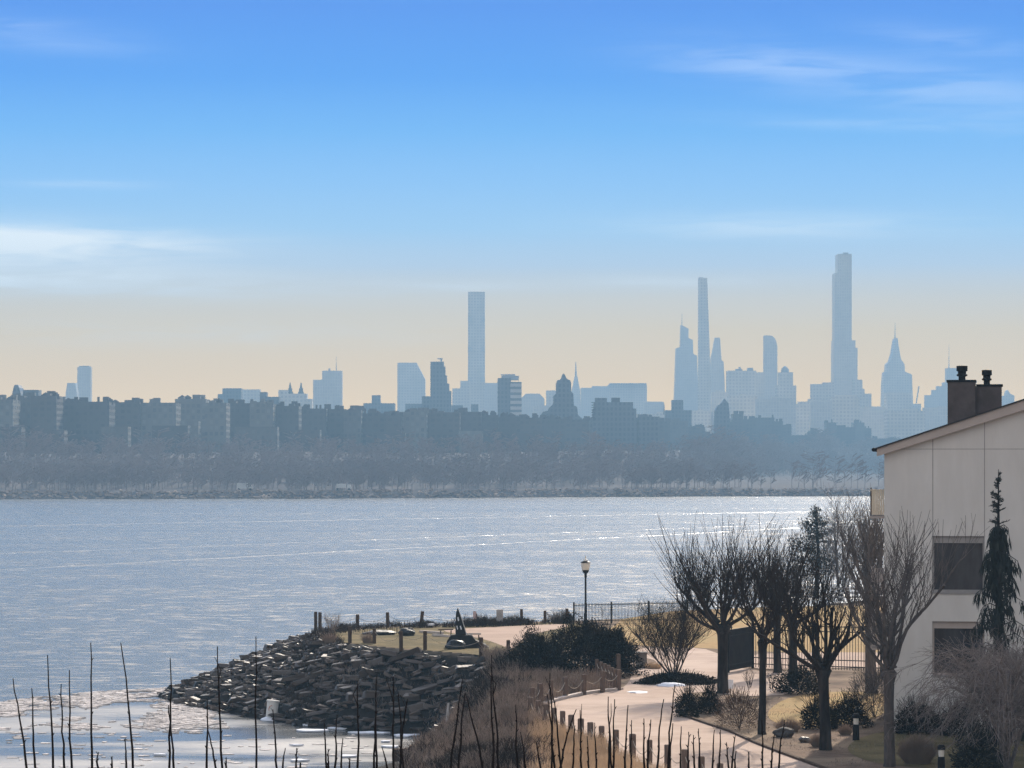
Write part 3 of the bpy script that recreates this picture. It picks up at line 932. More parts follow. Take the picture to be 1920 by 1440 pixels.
zE = hz(1658, 843)                                     # wall top at the eave
uR = hu(1920)
slope = (hz(1920, 752) - hz(1660, 838)) / (hu(1920) - hu(1660))
RID, DEP = 9.0, 13.0                                   # half width, depth
zEr = hz(1660, 838)
uw = [(hu(1748), hu(1846), hz(1748, 1110), hz(1748, 1005)), (hu(1748), hu(1846), hz(1748, 1266), hz(1748, 1165))]
wall = MB()
# gable wall built round the two windows
(wa, wb, za, zb_), (_, _, zc, zd) = uw
topz = lambda u: zEr + slope * min(u, 2 * RID - u) - .05
for poly in ([(0, G - .3), (wa, G - .3), (wa, topz(wa)), (0, topz(0))],
             [(wb, G - .3), (2 * RID, G - .3), (2 * RID, topz(0)), (RID, topz(RID)), (wb, topz(wb))],
             [(wa, G - .3), (wb, G - .3), (wb, zc), (wa, zc)],
             [(wa, zd), (wb, zd), (wb, za), (wa, za)],
             [(wa, zb_), (wb, zb_), (wb, topz(wb)), (wa, topz(wa))]):
    hprism(wall, poly, 0, .3)
hbox(wall, 0, .3, .302, DEP, G - .3, topz(0))
hbox(wall, 2 * RID - .3, 2 * RID, .302, DEP, G - .3, topz(0))
hprism(wall, [(.302, G - .3), (2 * RID - .302, G - .3), (2 * RID - .302, topz(.3)), (RID, topz(RID)), (.302, topz(.3))], DEP - .3, DEP)
wl = wall.build('wall', M['stucco'], house)
jn = MB()
for px in (1749, 1846):
    u = hu(px)
    hbox(jn, u - .016, u + .016, -.006, .01, zb_ + .01, topz(u) - .3)
hbox(jn, .02, RID, -.005, .01, hz(1750, 842) - .012, hz(1750, 842) + .012)
jn.build('panel_joint', M['joint'], house)
roof = MB()
th = .06
for sgn in (0, 1):
    a, b = (-.42, RID) if not sgn else (RID, 2 * RID + .42)
    f_ = lambda u: zEr + slope * min(u, 2 * RID - u)
    hprism(roof, [(a, f_(a) + .02), (b, f_(b) + .02), (b, f_(b) + th + .02), (a, f_(a) + th + .02)], -.38, DEP + .4)
rf = roof.build('roof', M['shingle'], house)
fa = MB()
f_ = lambda u: zEr + slope * min(u, 2 * RID - u)
hprism(fa, [(-.30, f_(-.30) - .30), (RID, f_(RID) - .44), (2 * RID + .3, f_(-.3) - .30), (2 * RID + .3, f_(-.3) + .015), (RID, f_(RID) + .015), (-.30, f_(-.30) + .015)], -.30, -.012)
fa.build('fascia', M['fascia'], house)
gu = MB()
gu.tube([hp(-.44, -.36, f_(-.42) + .02), hp(-.44, DEP, f_(-.42) + .02)], .085, 8)
gu.build('gutter', M['flue'], house)
for k, (ua, ub, z0, z1) in enumerate(uw):
    fr = MB()
    hbox(fr, ua + .002, ub - .002, .10, .16, z1 - .30, z1 - .002)
    hbox(fr, ua + .002, ub - .002, .10, .16, z0 + .002, z0 + .10)
    hbox(fr, ua + .002, ua + .08, .10, .16, z0 + .10, z1 - .30)
    hbox(fr, ub - .08, ub - .002, .10, .16, z0 + .10, z1 - .30)
    wnd = fr.build('window', M['joint'] if k == 0 else M['fascia'], house)
    hbox(MB(), ua + .05, ub - .05, .17, .19, z0 + .05, z1 - .05).build('pane', M['glass'], wnd)
    hbox(MB(), ua + .06, ub - .06, .26, .28, z0 + .05, z1 - .05).build('blind', M['blind'], wnd)
    hbox(MB(), ua - .05, ub + .05, -.05, .12, z0 - .07, z0 + .001).build('sill', M['joint'], wnd)
# chimney: two joined stucco stacks with metal flues
ch = MB()
vC = 2.2
yC = hy0 + vC * V.y


def cu(px):
    return hu(px) - .1


zt1, zt2 = hz(1800, 716) + .05, hz(1860, 724) + .05
hbox(ch, cu(1779), cu(1832), vC, vC + 1.5, f_(cu(1779)) - .3, zt1)
hbox(ch, cu(1832) + .002, cu(1882), vC + .25, vC + 1.5, f_(cu(1832)) - .3, zt2)
chim = ch.build('chimney', M['chimney'], house)
cp = MB()
hbox(cp, cu(1779) - .05, cu(1832) + .03, vC - .05, vC + 1.55, zt1 + .002, zt1 + .09)
hbox(cp, cu(1832) + .032, cu(1882) + .05, vC + .2, vC + 1.55, zt2 + .002, zt2 + .09)
cp.build('chimney_cap', M['flue'], chim)
for px, zt, hgt, w_ in ((1806, zt1, .62, .21), (1853.5, zt2, .62, .19)):
    c = hp(cu(px), vC + .7, zt + .09)
    MB().lathe(c, [(w_ * .72, 0), (w_ * .72, .16), (w_ * 1.12, .19), (w_ * 1.12, .25), (w_ * .85, .28), (w_ * .85, .38), (w_ * 1.15, .40), (w_ * 1.15, hgt), (w_ * .5, hgt + .02)], 14).build('flue', M['flue'], chim)
# balconies on the river flank
for k, (ya, yb, mt, nm) in enumerate(((918, 968, 'cream', 'balcony'), (1066, 1112, 'fascia', 'balcony'), (1150, 1216, 'fascia', 'balcony'))):
    z1, z0 = hz(1658, ya), hz(1658, yb)
    sl = MB()
    vA, vB, uA = .6, 4.2, (-.62 if k == 0 else -.60)
    hbox(sl, uA, -.002, vA, vB, z0 - .10, z0)
    bal = sl.build(nm, M['fascia'], house)
    rl = MB()
    n = 7 if k == 0 else 3
    for i in range(n):
        u = uA + .05 + (abs(uA) - .08) * (i + .5) / n
        hbox(rl, u - .034 * (7 / n), u + .034 * (7 / n), vA + .03, vA + .06, z0 + .05, z1 - .05)
    for i in range(30):
        v = vA + .1 + (vB - vA - .2) * i / 29
        hbox(rl, uA + .02, uA + .05, v - .04, v + .04, z0 + .05, z1 - .05)
    hbox(rl, uA, -.01, vA + .01, vA + .08, z1 - .048, z1)
    hbox(rl, uA, uA + .07, vA + .082, vB, z1 - .048, z1)
    rl.build('railing', M[mt], bal)
    MB().tube([hp(uA + .03, vA + .045, z0 - .1), hp(uA + .03, vA + .045, z1 + .08)], .035, 6).build('corner_post', M['timber'] if k == 0 else M['fascia'], bal)

# ================================================================== trees
UP = Vector((0, 0, 1))


def wander(p, d, L, n, jit, up=0.0):
    p, d = Vector(p), Vector(d).normalized()
    pts = [p.copy()]
    for i in range(n):
        d = (d + Vector((R(-jit, jit), R(-jit, jit), R(-jit, jit))) + UP * up).normalized()
        p = p + d * (L / n)
        pts.append(p.copy())
    return pts, d


def taper(r0, r1, n):
    return [r0 + (r1 - r0) * i / n for i in range(n + 1)]


def dirn(az, el):
    return Vector((math.cos(az) * math.cos(el), math.sin(az) * math.cos(el), math.sin(el)))


def pollard(px, pb, ph, top, wl_, wr, w_px, label, m='bark', mt='twig', nl=9, shoots=8, name='pollarded_tree', lean=0.0, dens=1.0, el0=.55, limb=None):
    """px,pb: base pixel; ph: head row; top: crown top row; wl_/wr crown half widths (px); w_px trunk width (px)."""
    b = pt(px, pb)
    sc = b.y / F
    root = thing(name, label, 'tree', b)
    hgt = (pb - ph) * sc
    r = w_px * sc / 2 * .84
    wl_, wr = wl_ * 1.4, wr * 1.4
    tp = [b + Vector((0, 0, -.2)), b + Vector((R(-.05, .05), 0, hgt * .04)), b + Vector((lean * .3, 0, hgt * .35)), b + Vector((lean * .7, .03, hgt * .7)), b + Vector((lean, 0, hgt * .9)), b + Vector((lean, 0, hgt)), b + Vector((lean, 0, hgt + r * .9))]
    tr = MB().tube(tp, [r * 1.45, r * 1.15, r, r * .95, r * 1.05, r * 1.55, r * .9], 12)
    for k in range(14):                                # knuckles of the pollard head
        a = R(0, 2 * PI)
        q = tp[5] + Vector((math.cos(a) * r * 1.25, math.sin(a) * r * 1.25, R(-.25, .35)))
        tr.lathe(q - Vector((0, 0, r * .3)), [(r * .1, 0), (r * R(.3, .5), r * .2), (r * R(.3, .5), r * .45), (r * .1, r * .7)], 7)
    tr.build('trunk', M[m], root, smooth=True)
    cr = MB()
    H_ = (ph - top) * sc
    head = tp[5]
    WL, WR = wl_ * sc, wr * sc
    for i in range(nl):
        az = 2 * PI * (i + R(-.3, .3)) / nl
        el = R(el0, 1.35)
        d = dirn(az, el)
        d.x *= (WR if d.x > 0 else WL) / (.5 * H_)
        d.normalize()
        L = (limb or .5) * H_ * R(.7, 1.15)
        p0 = head + Vector((d.x, d.y, 0)) * r * 1.0 + UP * R(-.1, .3)
        lr = r * R(.36, .58)
        pts, dd = wander(p0, d, L, 7, .2, .06)
        cr.tube(pts, taper(lr, lr * .5, 7), 6)
        subs = [(pts[-1], dd, lr * .5, 1.0), (pts[5], dd, lr * .5, .8)]
        for q in range(5):
            k = random.choice([1, 2, 3, 4, 5, 6])
            sd = (dd + dirn(R(0, 2 * PI), R(-.3, .6)) * 1.0).normalized()
            sp_, sdd = wander(pts[k], sd, L * R(.25, .6), 5, .24, .12)
            cr.tube(sp_, taper(lr * .42, lr * .22, 5), 5)
            for kk in (2, 3, 5):
                if random.random() < .55:
                    subs.append((sp_[kk], sdd, lr * .25, R(.5, 1)))
        for (q0, qd, qr, qs) in subs:
            cr.lathe(q0 - UP * qr, [(qr * .4, 0), (qr * 1.5, qr * .7), (qr * 1.3, qr * 1.6), (qr * .3, qr * 2.4)], 6)
            for s_ in range(max(2, int(shoots * dens * R(.35, .9)))):
                sd = (qd * .6 + UP * R(.35, .9) + dirn(R(0, 2 * PI), R(-.3, .3)) * R(.2, .9)).normalized()
                rem = max(.5, (head.z + H_) - q0.z)
                SL = min(rem * 1.12, H_ * R(.2, .68)) * qs
                sr = min(qr * .55, .026) * R(.6, 1)
                shp, shd = wander(q0 + Vector((R(-.06, .06), R(-.06, .06), R(-.08, .1))), sd, SL, 6, .09, .05)
                cr.tube(shp, taper(sr, .007, 6), 3, False)
                for t_ in range(random.choice([0, 1, 1, 2, 3])):
                    k = random.choice([1, 2, 3, 4])
                    td = (shd + dirn(R(0, 2 * PI), R(-.2, .6)) * .7).normalized()
                    tw, _ = wander(shp[k], td, SL * R(.2, .5), 4, .12, .05)
                    cr.tube(tw, taper(sr * .55, .006, 4), 3, False)
    cr.build('crown', M[mt], root)
    return root


pollard(1355, 1300, 1178, 958, 190, 62, 23, 'big black-trunked pollarded tree with the widest fan of shoots, left of the others', nl=11, shoots=8, el0=.42)
pollard(1430, 1377, 1204, 985, 62, 80, 16, 'black pollarded tree with a dense upright crown, second in from the walkway', nl=9, shoots=6)
pollard(1549, 1406, 1258, 1000, 95, 95, 24, 'dark pollarded tree with a thick leaning trunk and open crooked limbs, beside the bollard lights', nl=8, shoots=5, lean=-.12, el0=.45, limb=.55)
pollard(1667, 1437, 1262, 968, 85, 66, 23, 'grey pollarded tree nearest the house wall with few heavy limbs', m='bark_grey', mt='twig_grey', nl=9, shoots=5, el0=.5, limb=.62)
pollard(1487, 1288, 1168, 990, 60, 70, 19, 'dark bare tree behind the evergreen shrub, its trunk against the iron fence', nl=8, shoots=5)
pollard(1457, 1262, 1150, 985, 50, 60, 17, 'slim dark bare tree just inside the iron fence', nl=7, shoots=5)
pollard(1632, 1300, 1120, 925, 60, 40, 24, 'tall grey bare tree close to the corner of the house', m='bark_grey', mt='twig_grey', nl=9, shoots=6, el0=.6)


def bare_tree(px, pb, top, wpx, label, stems=6, m='twig', name='bare_tree', fan=.55, n2=7, n3=6, cat='tree', Y=None, thick=1.0, z=None):
    b = pt(px, pb) if Y is None else at(px, pb, Y)
    if z is not None:
        b.z = z
    sc = b.y / F
    Ht, W = (pb - top) * sc, wpx * sc / 2
    root = thing(name, label, cat, b)
    trunk, crown = MB(), MB()
    for i in range(stems):
        az = 2 * PI * (i + R(-.3, .3)) / stems
        lean = R(.15, 1) * fan
        d = Vector((math.cos(az) * lean * 2 * W / Ht, math.sin(az) * lean * 2 * W / Ht, 1)).normalized()
        L = Ht * R(.55, .7)
        r = Ht * .011 * thick * R(.8, 1.2)
        p0 = b + Vector((math.cos(az), math.sin(az), 0)) * r * 1.5 - UP * .1
        pts, dd = wander(p0, d, L, 8, .09, .03)
        trunk.tube(pts, taper(r, r * .4, 8), 6)
        for j in range(n2):
            k = random.choice([2, 3, 4, 5, 6, 7, 8])
            sd = (d * .7 + dirn(R(0, 2 * PI), R(0, .8)) * .8).normalized()
            sl = Ht * R(.2, .42) * (1.2 - k * .06)
            sp_, sdd = wander(pts[k], sd, sl, 5, .11, .05)
            crown.tube(sp_, taper(r * .35, r * .1, 5), 3, False)
            for q in range(n3):
                kk = random.choice([1, 2, 3, 4, 5])
                td = (sdd * .7 + dirn(R(0, 2 * PI), R(-.1, .9)) * .7).normalized()
                tp_, tdd = wander(sp_[kk], td, sl * R(.3, .7), 4, .13, .03)
                crown.tube(tp_, taper(r * .13, r * .05, 4), 3, False)
                for w_ in range(2):
                    tq, _ = wander(tp_[random.choice([1, 2, 3])], (tdd + dirn(R(0, 2 * PI), R(-.2, .8)) * .7), sl * R(.15, .35), 3, .15, .02)
                    crown.tube(tq, r * .055, 3, False)
    trunk.build('trunk', M[m], root)
    crown.build('crown', M[m], root)
    return root


bare_tree(1263, 1268, 1092, 165, 'round multi-stemmed bare tree rising from the low clipped hedge', stems=9, n2=20, n3=11, fan=1.15, thick=.9)
bare_tree(1405, 1290, 1240, 44, 'little bare shrub in front of the dark screen fence', stems=5, n2=6, n3=4, name='bare_shrub', cat='shrub', thick=1.5)
bare_tree(1447, 1292, 1246, 40, 'little bare shrub between two black trunks', stems=5, n2=6, n3=4, name='bare_shrub', cat='shrub', thick=1.4)
# trees beyond the lawn, by the river edge
bare_tree(1575, 1125, 912, 90, 'tall hazy bare tree beyond the lawn, right behind the dark pine', stems=5, n2=12, n3=8, m='twig_grey', fan=.5, thick=.8)
bare_tree(1625, 1120, 925, 80, 'tall hazy bare tree against the house balcony', stems=5, n2=12, n3=8, m='twig_grey', fan=.5, thick=.8)
bare_tree(1546, 1115, 985, 70, 'lower bare tree below the dark pine', stems=5, n2=10, n3=8, m='twig_grey', fan=.6, thick=.8)
bare_tree(620, 1192, 1140, 74, 'tangled bare shrub on the crest of the stone point', stems=8, n2=9, n3=6, m='scrub', name='bare_shrub', cat='shrub', fan=.9, thick=1.3)
bare_tree(1040, 1168, 1134, 60, 'bare reddish shrub by the terrace edge next to the railing', stems=8, n2=9, n3=6, m='scrub', name='bare_shrub', cat='shrub', fan=.9, thick=1.2)
bare_tree(960, 1169, 1140, 50, 'pale wispy shrub beside the grey warning sign', stems=6, n2=7, n3=5, m='reed_pink', name='bare_shrub', cat='shrub', fan=.9, thick=1.0)
bare_tree(1130, 1168, 1120, 70, 'thin bare sapling standing by the black railing', stems=4, n2=6, n3=4, name='bare_shrub', cat='shrub', fan=.7, thick=.7)


# --- dark pine beyond the lawn
def pine(px, pb, top, wpx, label):
    b = pt(px, pb)
    sc = b.y / F
    Ht, W = (pb - top) * sc, wpx * sc / 2
    root = thing('pine_tree', label, 'tree', b)
    MB().tube([b - UP * .2, b + UP * Ht * .5 + Vector((.2, 0, 0)), b + UP * Ht * .95], [.22, .14, .03], 8).build('trunk', M['bark'], root)
    c = MB()
    for k in range(95):
        t = R(.22, .98)
        d = dirn(R(0, 2 * PI), R(-.1, .35))
        L = W * min(1.25, (1 - t) * 2.6 + .12) * R(.35, 1.15)
        p0 = b + UP * Ht * t
        pts, dd = wander(p0, d, L, 5, .15, .06)
        c.tube(pts, taper(.05, .015, 5), 3, False)
        jt = .12 + .26 * min(1, L / W)
        for q in range(int(8 + 44 * min(1, L / W))):
            p = pts[random.choice([2, 3, 4, 5, 5])] + Vector((R(-jt, jt), R(-jt, jt), R(-.15, .25)))
            c.leaf(p, R(.16, .34), (R(-1, 1), R(-1, 1), R(0, 1.2)), .28)
    c.build('crown', M['needles'], root)


pine(1530, 1118, 950, 80, 'dark ragged pine beyond the lawn with clumped needles')


# --- weeping spruce in front of the house
def spruce(px, pb, top, label):
    b = pt(px, pb)
    sc = b.y / F
    Ht = (pb - top) * sc
    root = thing('weeping_spruce', label, 'tree', b)
    MB().tube([b - UP * .2, b + UP * Ht * .5, b + UP * Ht], [.2, .13, .012], 8).build('trunk', M['bark'], root)
    c = MB()
    prof_ = [(0, .02), (.05, .10), (.10, .22), (.16, .33), (.18, .42), (.26, .20), (.33, .80), (.36, .35), (.44, .75), (.52, 1.0), (.65, 1.1), (.8, 1.3), (.97, 1.5)]
    n = 0
    for k in range(205):
        t = random.random() ** .85 * .96 + .01 if k < 150 else R(.03, .36)
        wd_ = np.interp(t, [p[0] for p in prof_], [p[1] for p in prof_]) * R(.45, 1.25) * 1.35
        az = R(0, 2 * PI)
        p0 = b + UP * Ht * (1 - t)
        end = wd_ * .9
        if t < .2:
            pts = [p0, p0 + dirn(az, .3) * end * .6, p0 + dirn(az, .25) * end]
        else:
            pts = [p0, p0 + dirn(az, .25) * end * .5 + UP * .05, p0 + dirn(az, -.05) * end * .85, p0 + dirn(az, 0) * end - UP * R(.15, .5)]
        c.tube(pts, taper(.03, .01, len(pts) - 1), 3, False)
        for i in range(len(pts) - 1):
            for q in range(12 if t > .2 else 9):
                p = pts[i].lerp(pts[i + 1], random.random())
                if t < .2:
                    c.leaf(p, R(.06, .16), dirn(az, R(-.4, 1.2)) + dirn(R(0, 6.3), 0) * .8, .3)
                else:
                    c.leaf(p, R(.2, .7), Vector((R(-.4, .4), R(-.4, .4), -1)), .12)
    c.build('crown', M['needles'], root)


spruce(1872, 1396, 880, 'dark weeping spruce with drooping tiers standing before the house')


# --- fine-twigged weeping shrub at the lower right corner
def weeping(px, pb, Ht, W, label, n=150):
    b = pt(px, pb)
    root = thing('weeping_shrub', label, 'shrub', b)
    tr, c = MB(), MB()
    for i in range(6):
        az = R(0, 2 * PI)
        pts, d = wander(b - UP * .1, dirn(az, 1.25), Ht * .6, 5, .12)
        tr.tube(pts, taper(.09, .04, 5), 6)
        for j in range(n // 6):
            p0 = pts[random.choice([2, 3, 4, 5])]
            az2 = R(0, 2 * PI)
            L = W * R(.5, 1.15)
            pp = [p0]
            for k in range(1, 8):
                t = k / 7
                pp.append(p0 + dirn(az2, 0) * L * t + UP * (Ht * .42 * math.sin(t * 2.2) * R(.85, 1.1) - L * .35 * t * t))
            c.tube(pp, taper(.022, .007, 7), 3, False)
            for q in range(11):
                k = random.choice([2, 3, 4, 5, 6, 7])
                td = (pp[k] - pp[k - 1]).normalized() + dirn(R(0, 2 * PI), R(-.6, .9)) * .8
                tw, td2 = wander(pp[k], td, R(.4, 1.1), 4, .12, -.06)
                c.tube(tw, taper(.008, .004, 4), 3, False)
                for e in range(3):
                    t2, _ = wander(tw[random.choice([1, 2, 3])], td2 + dirn(R(0, 2 * PI), R(-.8, .9)), R(.2, .5), 3, .15, -.05)
                    c.tube(t2, .004, 3, False)
    tr.build('trunk', M['twig_grey'], root)
    c.build('crown', M['twig_pale'], root)


weeping(1890, 1452, 5.0, 3.7, 'big fine-twigged weeping shrub filling the corner below the spruce', 190)
weeping(1975, 1430, 5.2, 2.6, 'second weeping shrub at the picture edge, right of the spruce', 120)


# --- leafy and grassy shrubs
def bush(name, px, pb, wpx, hpx, label, m='evergreen', n=1500, leaf=.12, deep=None, cat='shrub', zg=None, lump=.25, group=None, w=.55):
    b = pt(px, pb) if zg is None else pt(px, pb, zg)
    sc = b.y / F
    rx, rz = wpx * sc / 2, hpx * sc
    ry = deep or rx
    mb = MB()
    sd = R(0, 99)
    for k in range(max(5, int(rx * 5))):               # stems
        a = R(0, 2 * PI)
        e = Vector((math.cos(a) * rx * R(.2, .8), math.sin(a) * ry * R(.2, .8), rz * R(.4, .85)))
        mb.tube([b - UP * .05, b + e * .5 + UP * rz * .1, b + e], [.02, .014, .008], 3, False)
    for k in range(n):
        d = dirn(R(0, 2 * PI), math.asin(R(-.15, 1)))
        f = 1 + lump * mnoise.noise(d * 2.2 + Vector((sd, 0, 0))) * 2
        rr = (random.random() ** .28) * f
        p = b + Vector((d.x * rx * rr, d.y * ry * rr, max(.03, rz * .12 + d.z * rz * .88 * rr)))
        mb.leaf(p, leaf * R(.6, 1.3), d + Vector((R(-1, 1), R(-1, 1), R(-1, 1))) * .9, w)
    for k in range(int(n / 28)):                       # twigs sticking out
        d = dirn(R(0, 2 * PI), R(.1, 1.4))
        p = b + Vector((d.x * rx * .8, d.y * ry * .8, rz * .12 + d.z * rz * .75))
        q, _ = wander(p, d + UP * .5, R(.3, .8) * min(1, rz), 4, .25)
        mb.tube(q, .009, 3, False)
    o = mb.build(name, M[m], None, b)
    return tag(o, label, cat, group)


def tuft(name, px, pb, wpx, hpx, label, m='reed_pink', n=700, cat='grass tuft'):
    b = pt(px, pb)
    sc = b.y / F
    rx, Ht = wpx * sc / 2, hpx * sc
    mb = MB()
    for k in range(n):
        a = R(0, 2 * PI)
        q = random.random() ** .5
        p0 = b + Vector((math.cos(a) * rx * .55 * q, math.sin(a) * rx * .55 * q, -.02))
        h_ = Ht * R(.55, 1.1) * (1 - .45 * q * q)
        d = Vector((math.cos(a) * q * rx * R(.3, .75), math.sin(a) * q * rx * R(.3, .75), h_))
        mb.tube([p0, p0 + d * .5 + UP * h_ * .12, p0 + d + Vector((R(-.06, .06), R(-.06, .06), -h_ * .04))], [.008, .006, .003], 3, False)
    return tag(mb.build(name, M[m], None, b), label, cat)


# the big dark thicket between terrace and walkway
bush('evergreen_shrub', 1010, 1272, 120, 74, 'lower left dome of the black evergreen thicket above the brown bank', n=10400, leaf=.12, lump=.35)
bush('evergreen_shrub', 1085, 1268, 150, 96, 'tall middle dome of the black evergreen thicket below the lamp post', n=14000, leaf=.12, lump=.35)
bush('evergreen_shrub', 1152, 1266, 92, 84, 'right-hand dome of the black evergreen thicket next to the planter', n=9200, leaf=.12, lump=.35)
bush('evergreen_shrub', 1000, 1236, 74, 44, 'small dark shrub at the rear edge of the thicket by the terrace', n=4800, leaf=.12)
bush('evergreen_shrub', 1125, 1226, 110, 50, 'dark shrub behind the thicket, under the black railing', n=6000, leaf=.12)
bush('low_hedge', 1268, 1283, 154, 20, 'long low clipped evergreen hedge under the round bare tree', n=5200, leaf=.12, deep=1.0, cat='hedge', lump=.1)
bush('round_shrub', 1289, 1345, 40, 46, 'round dark clipped shrub at the walkway edge, smallest and leftmost of the bed', n=2600, leaf=.09)
bush('round_shrub', 1330, 1338, 46, 44, 'dark clipped shrub between the round one and the big black trunk', n=2600, leaf=.09)
bush('brown_shrub', 1386, 1366, 84, 60, 'broad rusty-brown shrub around the base of the big black trunk', m='evergreen_brown', n=5200, leaf=.07, w=.3)
bush('evergreen_shrub', 1500, 1300, 92, 44, 'black evergreen shrub in front of the iron fence', n=3600, leaf=.12)
bush('evergreen_shrub', 1536, 1366, 66, 52, 'glossy dark shrub left of the thick leaning trunk', n=3400, leaf=.1)
bush('evergreen_shrub', 1592, 1362, 76, 50, 'glossy dark shrub behind the bollard lights', n=3200, leaf=.1)
bush('brown_shrub', 1640, 1345, 110, 86, 'hazy twiggy brown shrub at the house corner', m='twig_grey', n=6500, leaf=.22, w=.06)
bush('clipped_hedge', 1722, 1376, 92, 54, 'square dark hedge under the lower house window', n=5200, leaf=.09, deep=.8, cat='hedge', lump=.08)
bush('clipped_hedge', 1800, 1380, 78, 56, 'square dark hedge between window and spruce', n=4600, leaf=.09, deep=.8, cat='hedge', lump=.08)
bush('evergreen_shrub', 1835, 1440, 90, 60, 'low spreading conifer beneath the spruce', m='needles', n=3200, leaf=.16, w=.3)
for px, pb, zg, wp, hp_, lab in ((945, 1300, 3.6, 80, 62, 'dark matted shrub on the bank directly below the thicket'), (900, 1352, 2.2, 74, 60, 'dark matted shrub halfway down the bank beside the last slabs'),
                                 (985, 1316, 4.0, 60, 36, 'low dark shrub on the bank behind the first kerb posts'), (880, 1420, 1.6, 90, 52, 'dark matted shrub at the foot of the bank, right of the timber stump'), (950, 1440, 3.0, 80, 40, 'dark matted shrub low in the brush at the lower edge')):
    bush('matted_shrub', px, pb, wp, hp_, lab, m='evergreen', n=2600, leaf=.11, zg=zg, lump=.45, w=.3)
tuft('grass_tuft', 1720, 1432, 78, 60, 'round fawn grass tuft between the grey tree and the short bollard light', n=1600)
tuft('grass_tuft', 1478, 1372, 54, 30, 'reddish grass tuft behind the dark boulder', n=700)
tuft('grass_tuft', 1534, 1400, 34, 28, 'small fawn tuft against the leaning trunk', n=500)
tuft('grass_tuft', 1585, 1378, 30, 22, 'small reddish tuft below the glossy shrubs', n=400)
tuft('grass_tuft', 1225, 1254, 40, 16, 'dry low tuft behind the concrete planter', m='reed', n=400)

# scrub and grass on the banks ------------------------------------------------
gz = lambda P: height(np.array(P))


def scatter(name, label, cat, m, polys, n, hmin, hmax, wid, lean=.35, twigs=1, zoff=0.0, world=False):
    """polys: list of pixel polygons at ground level; stems grow from the terrain."""
    mb = MB()
    for poly in polys:
        pl = [tuple(p) for p in poly] if world else [tuple(pt(*p)[:2]) for p in poly]
        xs_, ys_ = [p[0] for p in pl], [p[1] for p in pl]
        cand = np.stack([np.random.RandomState(len(mb.v) + 5).uniform(min(xs_), max(xs_), n * 4), np.random.RandomState(len(mb.v) + 9).uniform(min(ys_), max(ys_), n * 4)], 1)
        cand = cand[inside(cand, pl)][:n]
        if not len(cand):
            continue
        zz = height(cand)
        for (x, y), z in zip(cand, zz):
            if z < .15:
                continue
            cn = mnoise.noise(Vector((x * .55, y * .3, 1.7 + n * .01)))
            if cn < -.18 and random.random() < .75:
                continue
            cl = .5 + 1.1 * max(0, cn + .3)
            p = Vector((x, y, z - .03 + zoff))
            for q in range(twigs):
                d = Vector((R(-lean, lean), R(-lean, lean), 1)).normalized()
                L = R(hmin, hmax) * cl
                pts, _ = wander(p, d, L, 3, .22, .05)
                mb.tube(pts, taper(wid, wid * .35, 3), 3, False)
                if twigs > 1:
                    for e in range(2):
                        t2, _ = wander(pts[random.choice([1, 2])], d + dirn(R(0, 6.28), R(-.2, .6)), L * .45, 2, .2)
                        mb.tube(t2, taper(wid * .6, wid * .3, 2), 3, False)
    return tag(mb.build(name, M[m]), label, cat, kind='stuff')


random.seed(11)
scatter('undergrowth', 'leafless brown undergrowth on the bank left of the walkway', 'undergrowth', 'scrub',
        [[(905, 1228), (960, 1238), (1010, 1268), (1090, 1296), (985, 1335), (975, 1440), (900, 1470), (860, 1470), (870, 1400), (890, 1340), (930, 1290)]], 3400, .35, .85, .014, .55, 3)
scatter('undergrowth', 'dark brush at the foot of the bank', 'undergrowth', 'scrub_dark',
        [[(880, 1260), (960, 1245), (985, 1290), (900, 1330), (860, 1320)], [(800, 1475), (820, 1425), (860, 1400), (960, 1412), (990, 1480)]], 1800, .35, .9, .018, .6, 3)
scatter('undergrowth', 'dark brush covering the lower bank beside the cove', 'undergrowth', 'scrub_dark',
        [[(-4.2, 106), (1.5, 104), (1.5, 160), (0, 186), (-3.9, 185), (-4.6, 176), (-5.2, 166), (-5.0, 150)]], 1800, .3, .8, .015, .6, 3, world=True)
scatter('tall_grass', 'straw-coloured stems breaking through the brush of the lower bank', 'grass', 'reed_pink',
        [[(-4.0, 108), (1.5, 104), (1.8, 150), (-.5, 180), (-3.0, 180), (-3.8, 170), (-4.6, 160)]], 9000, .3, .75, .012, .4, 1, world=True)
scatter('undergrowth', 'fawn dead stems mixed through the brush of the lower bank', 'undergrowth', 'scrub',
        [[(-4.2, 108), (1.5, 104), (1.5, 160), (0, 184), (-3.2, 182), (-4.2, 170), (-4.9, 160)]], 4200, .3, .85, .012, .55, 2, world=True)
scatter('tall_grass', 'golden dry grass between the rope posts and the bank', 'grass', 'reed',
        [[(995, 1352), (1050, 1376), (1130, 1409), (1260, 1462), (1420, 1530), (1200, 1560), (1000, 1500), (985, 1400)]], 16000, .3, .66, .012, .3, 1)
scatter('tall_grass', 'pinkish dry grass inside the bend of the rope posts', 'grass', 'reed_pink',
        [[(990, 1334), (1030, 1316), (1095, 1300), (1158, 1292), (1150, 1275), (1090, 1272), (1020, 1285), (960, 1330)], [(960, 1335), (990, 1340), (1000, 1356), (1000, 1420), (960, 1400)]], 3600, .25, .7, .010, .35, 1)
scatter('tall_grass', 'russet weeds along the top of the stone bank', 'grass', 'reed_pink',
        [[(600, 1196), (655, 1212), (760, 1222), (900, 1232), (950, 1243), (940, 1250), (860, 1240), (740, 1230), (640, 1219), (590, 1202)]], 2200, .2, .5, .010, .5, 1)
scatter('undergrowth', 'low dark scrub along the water edge of the terrace', 'undergrowth', 'scrub_dark',
        [[(585, 1186), (640, 1178), (760, 1172), (900, 1169), (1075, 1165), (1075, 1171), (990, 1173), (905, 1176), (820, 1177), (700, 1180), (620, 1190)]], 2600, .25, .62, .014, .5, 2)
